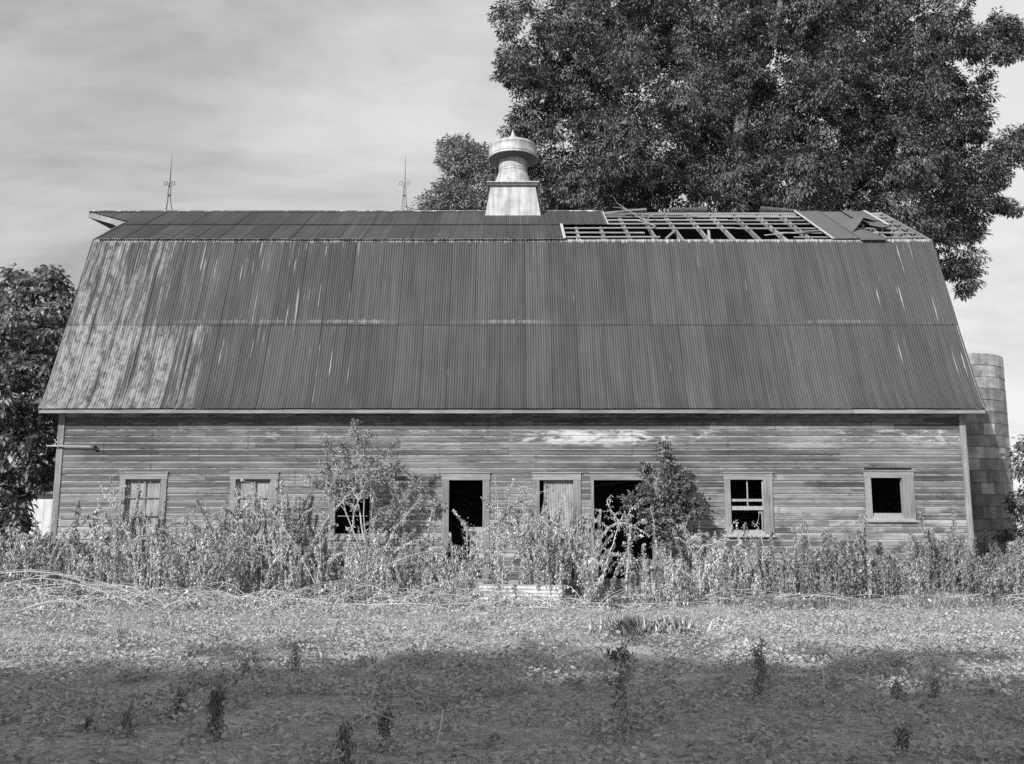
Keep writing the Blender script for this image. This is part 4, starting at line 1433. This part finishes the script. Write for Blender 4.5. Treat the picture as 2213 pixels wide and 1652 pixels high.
def new_out(): return {'stem': [], 'leaf': [], 'green': [], 'heads': []}


def spheres(points, rad, rng):
    """small round seed heads (octahedra subdivided once by hand is overkill: 8-faced balls)"""
    o = np.array([(1, 0, 0), (-1, 0, 0), (0, 1, 0), (0, -1, 0), (0, 0, 1), (0, 0, -1), (.6, .6, .6), (-.6, .6, .6), (.6, -.6, .6), (-.6, -.6, .6), (.6, .6, -.6), (-.6, .6, -.6), (.6, -.6, -.6), (-.6, -.6, -.6)])
    tri = []
    for cx, sx in ((6, (0, 2, 4)), (7, (1, 2, 4)), (8, (0, 3, 4)), (9, (1, 3, 4)), (10, (0, 2, 5)), (11, (1, 2, 5)), (12, (0, 3, 5)), (13, (1, 3, 5))):
        tri += [(cx, sx[0], sx[1]), (cx, sx[1], sx[2]), (cx, sx[2], sx[0])]
    pts = np.asarray(points)
    r = rad * rng.uniform(.7, 1.3, (len(pts), 1, 1))
    V = (pts[:, None, :] + o[None] * r).reshape(-1, 3)
    T = (np.array(tri)[None] + (np.arange(len(pts)) * 14)[:, None, None]).reshape(-1, 3)
    return V, T


# the bed, split into the stretches one can tell apart
SECT = [
    ('weed_thicket', -19.0, -9.6, ['leaf', 'leaf', 'arch', 'green', 'lean'], 'tangled withered weeds at the left corner of the barn'),
    ('weed_thicket', -9.6, -3.6, ['leaf', 'leaf', 'arch', 'leaf', 'lean', 'bare', 'arch'], 'tall bleached weeds leaning before the two iron-boarded windows'),
    ('weed_thicket', -3.6, 2.3, ['leaf', 'leaf', 'arch', 'leaf', 'lean', 'bare'], 'ropy withered weeds before the middle doorways'),
    ('weed_thicket', 2.3, 5.6, ['leaf', 'leaf', 'leaf', 'bare', 'arch', 'green'], 'weeds with pale stems round the dark bush'),
    ('weed_thicket', 5.6, 11.9, ['green', 'leaf', 'leaf'], 'broad-leaved drooping weeds below the two glassless right-hand windows'),
    ('weed_thicket', 11.9, 19.0, ['green', 'green', 'leaf', 'green'], 'low dark weeds at the foot of the silo'),
]
for nm, xa, xb, kinds, lab in SECT:
    out = new_out()
    area_n = int((xb - xa) * 36)
    cen = rw.uniform(xa, xb, int((xb - xa) * 4.0))
    for _ in range(area_n):
        x = float(np.clip(cen[rw.integers(len(cen))] + rw.normal() * .07, xa, xb))
        yf = float(np.interp(x, [-14, -9, -5, -1, 1, 3, 6, 12], [19.6, 19.5, 19.4, 19.3, 18.9, 19.6, 20.0, 20.3])) - .45 * math.sin(x * 2.1 + 1.0)
        y = yf + (23.95 - yf) * rw.random() ** .8
        if xa < -9 or xb > 12: y = 20.6 + 6.5 * rw.random()
        if (abs(x) < 11.62) and y > 24.1: y = 23.9
        px = 1106.5 + x / (y * 1.0) * F * 1.0
        fy = (y - 19.4) / 4.4
        zt = W(px, top_of(px) + rw.normal() * 9, y).z
        # front rows are lower than back rows
        h = zt * (.50 + .50 * min(1, max(0, fy)) ** .7) * rw.uniform(.60, 1.06)
        if rw.random() < .13: h *= rw.uniform(1.15, 1.5)
        h = max(.35, min(h, 2.8))
        if 2.05 < x * 21 / y < 4.0 and rw.random() < .75: h = min(h, .9)
        if -1.7 < x * 21 / y < -.75 and rw.random() < .5: h = min(h, 1.25)
        if y < 20.05 and -.75 < x < 1.0 and rw.random() < .8: continue
        plant(x, y, h, rw, ('bare' if (h > 1.7 and rw.random() < .4) else kinds[rw.integers(len(kinds))]), out)
    th = empty(nm, ((xa + xb) / 2, 22.2, 0), lab, 'weeds')
    th['kind'] = 'stuff'
    for n_, V, T, m_t in flush(out, nm, lab, org=((xa + xb) / 2, 22.2, 0), leafmat='weed_green' if xa > 5 else 'weed_leaf'):
        o = link(n_, mesh_np(n_, V, T, m_t), th); o['kind'] = 'stuff'
    if out['heads']:
        V, T = spheres(out['heads'], .02, rw); V = V - np.array([(xa + xb) / 2, 22.2, 0])
        o = link('seed_heads', mesh_np('seed_heads', V, T, M['pale_grass']), th); o['kind'] = 'stuff'


# single weeds that stand out
def stand_out(pts, label, rad=.014, leaves=240, ragged=.032, name='dry_weed', group='tall dry weeds by the barn', branches=6, mat='weed_leaf', lsz=.05, heads=0):
    pts = np.array([tuple(p) for p in pts], float)
    q = []
    for a, b in zip(pts[:-1], pts[1:]):
        for s_ in np.linspace(0, 1, 5)[:-1]: q.append(a + (b - a) * s_)
    q.append(pts[-1]); q = np.array(q)
    q[1:-1] += rw.normal(size=q[1:-1].shape) * .008
    t = empty(name, tuple(pts[0]), label, 'weed', group)
    out = new_out(); out['stem'].append((q, np.linspace(rad, rad * .3, len(q))))
    u = np.concatenate([[0], np.cumsum(np.linalg.norm(np.diff(q, axis=0), axis=1))]); u = u / u[-1]; at = lambda v: np.array([np.interp(v, u, q[:, i]) for i in range(3)]).T
    v = rw.beta(1.5, 1.1, leaves); P = at(v) + rw.normal(size=(leaves, 3)) * ragged
    out['leaf'].append((P, rw.normal(size=P.shape) * .4 + np.array([[0, 0, -1.]]), rw.uniform(.5, 1.2, leaves) * lsz))
    tips = []
    for _ in range(branches):
        a = at(np.array([rw.uniform(.35, .97)]))[0]
        e = a + np.array([rw.normal() * .28, rw.normal() * .12, rw.uniform(.0, .4)])
        br = wiggle(a, e, rw, 5, .2, .15); out['stem'].append((br, np.linspace(rad * .4, rad * .2, 5))); tips.append(e)
        mm = max(3, leaves // 12)
        PP = br[rw.integers(0, 5, mm)] + rw.normal(size=(mm, 3)) * .02
        out['leaf'].append((PP, rw.normal(size=PP.shape) * .4 + np.array([[0, 0, -1.]]), rw.uniform(.5, 1.1, mm) * lsz))
    for n_, V, T, m_t in flush(out, name, label, org=tuple(pts[0]), leafmat=mat):
        link('stem' if n_ == 'stems' else n_, mesh_np(n_, V, T, m_t), t)
    if heads and tips:
        V, T = spheres(tips[:heads], .035, rw); link('seed_heads', mesh_np('seed_heads', V - pts[0], T, M['pale_grass']), t, kind='stuff')
    return t


Z_ = lambda px, py, Y: W(px, py, Y)
def foot(px, Y): return Vector((W(px, 1290, Y).x, Y, 0))
stand_out([foot(300, 22.2), Z_(285, 1180, 22.2), Z_(255, 1110, 22.2), Z_(215, 1050, 22.2)], 'bare weed leaning left across the first boarded window', heads=3)
stand_out([foot(310, 22.6), Z_(290, 1190, 22.6), Z_(262, 1120, 22.6), Z_(236, 1030, 22.6)], 'tallest weed reaching the top of the first boarded window', heads=2)
stand_out([foot(700, 21.6), Z_(640, 1180, 21.6), Z_(590, 1110, 21.6), Z_(548, 1065, 21.6), Z_(520, 1075, 21.6)], 'weed arching over in front of the second boarded window', heads=4)
stand_out([foot(600, 22.2), Z_(570, 1160, 22.2), Z_(545, 1090, 22.2), Z_(505, 1045, 22.2)], 'long weed leaning toward the casing of the second boarded window', heads=3)
stand_out([foot(740, 20.8), Z_(748, 1200, 20.8), Z_(765, 1110, 20.8), Z_(790, 1040, 20.8)], 'pale stalk standing in front of the leafy sapling', rad=.018)
stand_out([foot(795, 20.8), Z_(825, 1200, 20.8), Z_(855, 1140, 20.8), Z_(905, 1080, 20.8)], 'pale stalk slanting right, beside the leafy sapling', rad=.02)
stand_out([foot(1085, 21.4), Z_(1088, 1190, 21.4), Z_(1100, 1100, 21.4), Z_(1098, 1045, 21.4)], 'bristly weed standing between the two middle doorways', branches=10, heads=7)
stand_out([foot(1130, 21.4), Z_(1135, 1180, 21.4), Z_(1140, 1110, 21.4), Z_(1135, 1050, 21.4)], 'bristly weed with round seed heads before the iron-closed doorway', branches=10, heads=7)
stand_out([foot(1015, 22.4), Z_(1012, 1220, 22.4), Z_(1008, 1160, 22.4), Z_(1005, 1125, 22.4)], 'withered weed standing in the narrow black doorway', leaves=260, ragged=.07)
stand_out([foot(1352, 21.3), Z_(1357, 1210, 21.3), Z_(1362, 1150, 21.3), Z_(1352, 1110, 21.3)], 'thick pale stalk before the wide open doorway', rad=.03, leaves=620, ragged=.045, branches=9, heads=7)
stand_out([foot(1290, 21.0), Z_(1320, 1190, 21.0), Z_(1338, 1130, 21.0), Z_(1310, 1085, 21.0), Z_(1322, 1070, 21.0)], 'slanting bare stalk across the wide open doorway', rad=.018, leaves=150)
stand_out([foot(1515, 21.1), Z_(1510, 1220, 21.1), Z_(1490, 1180, 21.1), Z_(1475, 1130, 21.1)], 'thick pale forked stalk right of the dark bush', rad=.034, leaves=620, ragged=.045, branches=8)
stand_out([foot(1518, 21.1), Z_(1525, 1210, 21.1), Z_(1555, 1180, 21.1), Z_(1585, 1140, 21.1)], 'leaning branch stalk beside the thick forked one', rad=.02, leaves=160)
stand_out([foot(1640, 22.4), Z_(1650, 1180, 22.4), Z_(1640, 1140, 22.4), Z_(1625, 1128, 22.4)], 'thin weed with white seed heads before the slipped-sash window', leaves=60, heads=5)
stand_out([foot(1470, 21.2), Z_(1440, 1215, 21.2), Z_(1425, 1185, 21.2)], 'short ragged stalk below the dark bush', leaves=200, ragged=.09)

# stalks bent down to the ground along the front of the bed
arcs = [(-60, 1290, 60, 1235, 250, 1310), (-40, 1310, 90, 1250, 330, 1330), (0, 1275, 160, 1262, 340, 1305), (30, 1330, 130, 1300, 215, 1330), (-30, 1340, 60, 1325, 160, 1332),
        (330, 1332, 430, 1290, 580, 1300), (345, 1318, 470, 1288, 640, 1290), (420, 1335, 520, 1318, 700, 1312), (560, 1335, 650, 1275, 760, 1262), (640, 1330, 760, 1290, 880, 1300),
        (600, 1312, 720, 1318, 830, 1322), (860, 1322, 940, 1262, 1070, 1255), (920, 1330, 960, 1270, 1040, 1240), (870, 1325, 990, 1312, 1095, 1318), (1290, 1330, 1370, 1275, 1460, 1240), (1340, 1325, 1420, 1300, 1480, 1295),
        (1640, 1300, 1720, 1285, 1800, 1300), (760, 1300, 820, 1230, 930, 1190), (60, 1300, 200, 1270, 420, 1300), (1500, 1310, 1580, 1280, 1680, 1285)]
ARC = ['long high arching stalk bundle at the left edge, below the leafy tree', 'wide arching stalk bundle just under the highest one at the left', 'flat pale stalks crossing behind the arches at the left end', 'small low arch of white stalks at the far left front', 'lowest short stalks lying on the soil at the far left',
       'arched stalk below the first boarded window', 'longer flatter stalk bundle below and right of the first boarded window', 'stalks lying flat on the soil between the two boarded windows', 'stalk bent up at its right end below the second boarded window', 'low bent stalk in front of the foot of the leafy sapling',
       'straight stalks flat on the ground left of the leafy sapling', 'arching stalk fan left of the white iron sheet', 'steep bent stalk leaning up beside the white iron sheet', 'long thin stalk lying on the ground before the white iron sheet', 'bent stalk rising right below the wide open doorway',
       'short bent stalk right in front of the dark bush', 'low bowed stalk below the broad-leaved weeds on the right', 'stalk leaning up and right from the foot of the leafy sapling', 'long dark-shaded stalk arching over the high bundles toward the first boarded window', 'dry stalk lying below the thick forked weed']
for n_, (ax, ay, bx_, by_, cx_, cy_) in enumerate(arcs):
    ga = ground_at(ax, max(ay, 1290)); gc = ground_at(cx_, max(cy_, 1292))
    Yb = min(20.6, (ga.y + gc.y) / 2 + .2)
    mid = W(bx_, by_, Yb); mid.z = max(mid.z, .12)
    a = Vector((ga.x, min(ga.y, 20.9), .03)); c = Vector((gc.x, min(gc.y, 20.9), .05))
    if n_ in (11, 12, 17, 8): c = W(cx_, cy_, 20.9)
    q = []
    for t in np.linspace(0, 1, 9): q.append(a * (1 - t) ** 2 + (mid * 2 - (a + c) / 2) * 2 * t * (1 - t) + c * t * t)
    out = new_out()
    for s_ in range(3 if n_ % 2 == 0 else 2):
        off = np.array([rw.normal() * .10, rw.normal() * .22, abs(rw.normal()) * .04]) * (s_ > 0)
        qq = np.array([tuple(v) for v in q]) + off; qq[:, 2] = np.maximum(qq[:, 2], .015)
        if s_ == 0: first = qq
        out['stem'].append((qq, np.linspace(.013, .005, 9) * (1 if s_ == 0 else .7)))
    m = 130
    u = rw.random(m); P = np.array([np.interp(u, np.linspace(0, 1, 9), first[:, i]) for i in range(3)]).T + rw.normal(size=(m, 3)) * np.array([.05, .12, .02])
    P[:, 2] -= rw.random(m) * .06
    out['leaf'].append((P, rw.normal(size=P.shape) * .3 + np.array([[0, 0, -1.]]), rw.uniform(.04, .10, m)))
    lab = ARC[n_]
    t = empty('fallen_stalk', tuple(a), lab, 'fallen weed', 'bent stalks lying along the edge of the weeds')
    for nm2, V, T, mt in flush(out, '', '', org=tuple(a)):
        link('stem' if nm2 == 'stems' else 'leaves', mesh_np(nm2, V, T, mt), t)

out = new_out()
for k in range(420):
    x0 = rw.uniform(-13.5, 4.0) if rw.random() < .85 else rw.uniform(4, 12)
    y0 = 20.1 - abs(rw.normal()) * .6 - .1
    y0 = max(18.3, y0) + (.7 if x0 > 1 else 0)
    ln = rw.uniform(.4, 2.2); sg = rw.choice([-1, 1]); top = rw.uniform(.04, .62) ** 1.1 * (.5 if x0 > 1 else 1)
    t = np.linspace(0, 1, 8)
    st = np.stack([x0 + sg * ln * t, y0 + rw.normal() * .55 * t, .02 + top * 4 * t * (1 - t) * (1 - .4 * t)], 1)
    out['stem'].append((st, np.linspace(.009, .003, 8)))
    m = int(rw.uniform(6, 34)); u = rw.random(m)
    P = np.array([np.interp(u, t, st[:, i]) for i in range(3)]).T + rw.normal(size=(m, 3)) * np.array([.03, .05, .012])
    P[:, 2] = np.maximum(P[:, 2] - rw.random(m) * .05, .03)
    out['leaf'].append((P, rw.normal(size=P.shape) * .35 + np.array([[0, 0, -1.]]), rw.uniform(.03, .09, m)))
th = empty('flattened_weeds', (0, 20.4, 0), 'tangle of flattened pale stalks along the front of the weeds', 'weeds'); th['kind'] = 'stuff'
for nm2, V, T, mt in flush(out, '', '', org=(0, 20.4, 0)):
    o = link(nm2, mesh_np(nm2, V, T, mt), th); o['kind'] = 'stuff'

# corrugated sheet standing on edge in the weeds
c0 = W(1035, 1306, 20.05); c1 = W(1213, 1306, 20.05)
V, Qf = corrugated(c1.x - c0.x, .46, .075, .012, False, rows=4, seg=4)
lsheet = MB().add(V, Qf).build('iron_sheet', M['white_iron'], None, label='white corrugated iron sheet standing on edge in the weeds below the middle doorways', cat='metal sheet')
lsheet.location = (c0.x, 20.05, .0); lsheet.rotation_euler = (math.radians(-5), math.radians(.8), 0)
sd_ = lsheet.modifiers.new('thickness', 'SOLIDIFY'); sd_.thickness = .003

# ------------------------------------------------------------------ field cover
rf_ = np.random.default_rng(99)


def field_points(n, y0, y1, power=1.0):
    y = y0 + (y1 - y0) * rf_.random(n) ** power
    x = rf_.uniform(-1, 1, n) * (y * .56 + 2.0)
    return x, y


def patchy(x, y):
    return .5 + .5 * np.sin(x * 1.3 + 2 * np.sin(y * .7)) * np.sin(y * 1.9 + 1.5 * np.sin(x * .8)) * .6 + .3 * np.sin(x * 4.1 + y * 2.2) * np.sin(y * 5.3 - x)


def add_field(name, label, V, T, mat, cat='ground cover'):
    o = link(name, mesh_np(name, V, T, mat), None, label=label, cat=cat, kind='stuff')
    return o


# leafy seedlings: several leaves on one short stalk
n = 20000
x, y = field_points(n, 4.5, 21.0, .62)
keep = rf_.random(n) < np.clip(patchy(x, y) * 1.35 - .12 + np.clip((y - 11) * .05, 0, .40), .08, 1) * np.clip((y - 5.6) / 3.2, .25, 1)
x, y = x[keep], y[keep]; n = len(x)
k = 6
hx = rf_.uniform(.03, .13, n) * np.where(rf_.random(n) < .12, 1.5, 1)
C = np.stack([x, y, height(x, y)], 1)
Ck = np.repeat(C, k, 0); hk_ = np.repeat(hx, k)
ang = rf_.uniform(0, 2 * np.pi, n * k)
ra = rf_.uniform(.0, .07, n * k)
P = Ck + np.stack([np.cos(ang) * ra, np.sin(ang) * ra, hk_ * rf_.uniform(.45, 1.0, n * k)], 1)
D = np.stack([np.cos(ang), np.sin(ang), rf_.uniform(-.45, .35, n * k)], 1)
U = np.stack([rf_.normal(size=n * k) * .75, rf_.normal(size=n * k) * .75, np.ones(n * k)], 1)
L = rf_.uniform(.018, .046, n * k) * np.repeat(rf_.uniform(.6, 1.3, n), k) * np.repeat(np.clip(1.3 - (y - 8) * .07, .60, 1.3), k)
V, T = leaf_arrays(P, D, U, L, L * .68, .08, .22, broad=True)
add_field('field_cover', 'low round-leaved seedlings covering the field in front of the barn', V, T, M['cover'])
# thicker tufts of the same seedlings
nc = 1500
x, y = field_points(nc, 5.0, 20.6, .8)
h0 = rf_.uniform(.08, .24, nc); k = 30
Ck = np.repeat(np.stack([x, y, height(x, y)], 1), k, 0); hk_ = np.repeat(h0, k)
rr_ = rf_.random(nc * k) ** .6; ang = rf_.uniform(0, 2 * np.pi, nc * k)
P = Ck + np.stack([np.cos(ang) * rr_ * (.05 + hk_ * .7), np.sin(ang) * rr_ * (.05 + hk_ * .7), hk_ * (1 - rr_ ** 2) * rf_.uniform(.3, 1.0, nc * k) + .01], 1)
D = np.stack([np.cos(ang), np.sin(ang), rf_.uniform(-.5, .4, nc * k)], 1) + rf_.normal(size=(nc * k, 3)) * .4
U = np.stack([rf_.normal(size=nc * k) * .8, rf_.normal(size=nc * k) * .8, np.ones(nc * k)], 1)
L = rf_.uniform(.025, .06, nc * k)
V, T = leaf_arrays(P, D, U, L, L * .7, .06, .18, broad=True)
add_field('seedling_tufts', 'thicker leafy tufts dotted over the field', V, T, M['cover'])
# straw and stubble lying about
n = 34000
x, y = field_points(n, 4.5, 21.0, .7)
an = rf_.normal(size=n) * .5; ln = rf_.uniform(.03, .22, n)
D = np.stack([np.cos(an), np.sin(an) * .8, rf_.normal(size=n) * .05], 1)
P = np.stack([x, y, height(x, y) + rf_.uniform(.004, .03, n)], 1)
U = np.tile(np.array([[0, 0, 1.]]), (n, 1)) + rf_.normal(size=(n, 3)) * .3
V, T = leaf_arrays(P, D, U, ln, rf_.uniform(.002, .007, n), 0, 0)
add_field('straw_litter', 'broken straw and stubble scattered over the field', V, T, M['straw'], 'straw')
# small withered scraps and rosettes
n = 60000
x, y = field_points(n, 4.5, 21.3, .6)
P = np.stack([x, y, height(x, y) + rf_.uniform(.0, .03, n)], 1)
D = rf_.normal(size=(n, 3)); D[:, 2] = np.abs(D[:, 2]) * .5
U = rf_.normal(size=(n, 3)) * .5 + np.array([[0, 0, 1.]])
L = rf_.uniform(.012, .045, n)
V, T = leaf_arrays(P, D, U, L, L * .6)
add_field('leaf_litter', 'fine leaf scraps and tiny sprouts between the seedlings', V, T, M['cover'], 'litter')


# short blades and sprouts everywhere
n = 230000
x, y = field_points(n, 4.5, 21.3, .75)
kp = rf_.random(n) < np.clip(.35 + .6 * patchy(x * 1.7 + 3, y * 1.3), .12, 1)
x, y = x[kp], y[kp]; n = len(x)
P = np.stack([x, y, height(x, y)], 1)
D = rf_.normal(size=(n, 3)) * .65; D[:, 2] = np.abs(D[:, 2]) + .45
L = rf_.uniform(.015, .06, n)
V, T = leaf_arrays(P, D, rf_.normal(size=(n, 3)), L, L * .14 + .003, 0, .1)
add_field('short_grass', 'short dry blades and sprouts all over the field', V, T, M['cover'], 'grass')


def grass_patch(name, label, centers, mat, rng, per, hgt, spread):
    Ps, Ds, Ls = [], [], []
    for (cx, cy) in centers:
        m = per
        p = np.stack([cx + rng.normal(size=m) * spread, cy + rng.normal(size=m) * spread, np.zeros(m)], 1)
        Ps.append(p); d = rng.normal(size=(m, 3)) * .38; d[:, 2] = 1; Ds.append(d); Ls.append(rng.uniform(.5, 1.15, m) * hgt)
    P = np.concatenate(Ps); D = unit(np.concatenate(Ds)); L = np.concatenate(Ls)
    P[:, 2] = height(P[:, 0], P[:, 1])
    U = rng.normal(size=P.shape)
    return leaf_arrays(P, D, U, L,   .002 + L * .008, .02, rng.uniform(.05, .3))


cs = [(rf_.uniform(4.5, 15), rf_.uniform(19.2, 21.6)) for _ in range(420)] + [(rf_.uniform(-1.0, 4.5), rf_.uniform(19.9, 21.2)) for _ in range(90)]
V, T = grass_patch('', '', cs, None, rf_, 45, .20, .13)
add_field('dry_grass', 'dry upright grass fringing the weeds on the right', V, T, M['grass'], 'grass')
cs = [(rf_.uniform(-15, -.5), rf_.uniform(19.6, 20.9)) for _ in range(260)]
V, T = grass_patch('', '', cs, None, rf_, 22, .13, .14)
add_field('dry_grass', 'sparse short dry grass under the bent stalks on the left', V, T, M['grass'], 'grass')
for (px, py, nblob, lab) in ((1395, 1372, 5, 'bleached grass clump at the edge of the field, before the wide open doorway'), (2000, 1300, 6, 'bleached grass clump below the small square window'), (2150, 1290, 4, 'pale grass clump near the foot of the silo')):
    g0 = ground_at(px, py)
    cs = [(g0.x + rf_.normal() * .35, min(20.9, g0.y) + rf_.normal() * .15) for _ in range(nblob * 3)]
    V, T = grass_patch('', '', cs, None, rf_, 110, .26, .14)
    o = link('grass_clump', mesh_np('grass_clump', V - np.array([g0.x, g0.y, 0]), T, M['pale_grass']), None, (g0.x, g0.y, 0), label=lab, cat='grass clump', group='bleached grass clumps')

# withered single plants standing in the field
fieldst = [(395, 1562, 1490, 130, 'dark hunched withered plant in the shaded field, left of the tallest ragged one'),
           (470, 1605, 1486, 240, 'tall ragged withered plant in the shaded left foreground'),
           (270, 1605, 1535, 70, 'thin curled withered plant in the far left foreground'),
           (740, 1652, 1566, 130, 'blackened withered plant cut by the bottom edge of the picture'),
           (830, 1608, 1535, 120, 'short shaggy withered plant left of the thin straight straw'),
           (640, 1472, 1388, 90, 'slender dark withered plant on the edge of the sunlit field'),
           (1355, 1592, 1415, 210, 'tallest dark withered stalk with a hooked top, in the centre right foreground'),
           (1632, 1512, 1405, 230, 'spreading dark withered plant with a long bare twig'),
           (2012, 1518, 1462, 70, 'small dark withered tuft in the right foreground'),
           (255, 1402, 1352, 90, 'small dark withered plant in the sunlit field on the left'),
           (1640 + 300, 1518, 1470, 60, 'low withered shoot between the spreading plant and the right tuft'),
           (1950, 1620, 1575, 50, 'small dark spike near the bottom on the right'),
           (120 + 70, 1590, 1550, 50, 'little withered spike in the far left corner of the field')]
for px, pb, ptop, nl, lab in fieldst:
    g0 = ground_at(px, pb); tp = W(px, ptop, g0.y)
    g0.z = float(height(g0.x, g0.y))
    pts = [g0, g0.lerp(tp, .5) + Vector((rw.normal() * .02, 0, 0)), tp]
    if px == 1355: pts.append(tp + Vector((-.06, 0, .02))); pts.append(tp + Vector((-.12, 0, .0)))
    stand_out(pts, lab, rad=.007, leaves=int(nl * 2.4), ragged=.028, name='withered_plant', group='withered plants standing in the field', branches=3, mat='weed_dark', lsz=.032)
for px, pb, ptop, sh, lab in ((944, 1610, 1532, 14, 'thin straight pale straw leaning right, standing in the shaded field'), (1781, 1496, 1440, -3, 'thin upright white straw in the shaded field at right')):
    g0 = ground_at(px, pb); tp = W(px + sh, ptop, g0.y)
    MB().tube([tuple(g0), tuple(g0.lerp(tp, .5) + Vector((.004, 0, 0))), tuple(tp)], [.006, .005, .003], 5).build('straw_stem', M['pale_grass'], None, label=lab, cat='straw', group='single straws standing in the field')

# ------------------------------------------------------------------ shelterbelt behind the camera (its shade lies over the near field)
rb2 = np.random.default_rng(3)
Vs = []
bl_ = []
xs_t = [-34, -21, -18, -16, -12.6, -9.6, -8, -6, -3, 12]
hs_t = [11.5, 11.6, 11.7, 12.0, 12.8, 12.6, 12.2, 11.5, 11.2, 11.3]
for k in range(150):
    x = -34 + 46 * (k + rb2.random()) / 150
    top = np.interp(x, xs_t, hs_t)
    rr = rb2.uniform(.5, 1.1)
    bl_.append((x, -7.5 + rb2.normal() * .5, top - rr - .25 - abs(rb2.normal()) * .5, rr))
for k in range(150):
    x = rb2.uniform(-34, 12); top = np.interp(x, xs_t, hs_t)
    bl_.append((x, -7.5 + rb2.normal() * .6, rb2.uniform(8.2, top - 1.6), rb2.uniform(1.1, 1.6)))
fringe = []
for k in range(620):
    x = rb2.uniform(-34, 12); top = np.interp(x, xs_t, hs_t)
    fringe.append((x, -7.5 + rb2.normal() * .6, top - .1 + rb2.normal() * .8, rb2.uniform(.15, .34)))
V, T = joined([crown_leaves(np.array(bl_), rb2, 6, .34, .4, 13, .6), crown_leaves(np.array(fringe), rb2, 6, .24, .2, 5, .6)])
tk = [(np.array([(x, -7.6, -.2), (x + .2, -7.5, 5), (x, -7.6, 9.5)]), np.array([.3, .22, .08])) for x in range(-32, 12, 5)]
Vt, Tt = tube_arrays(tk, 6)
V, T = joined([(V, T), (Vt, Tt)])
link('treeline', mesh_np('treeline', V, T, M['leaf_bush']), None, label='row of field trees behind the photographer', cat='treeline', kind='stuff')
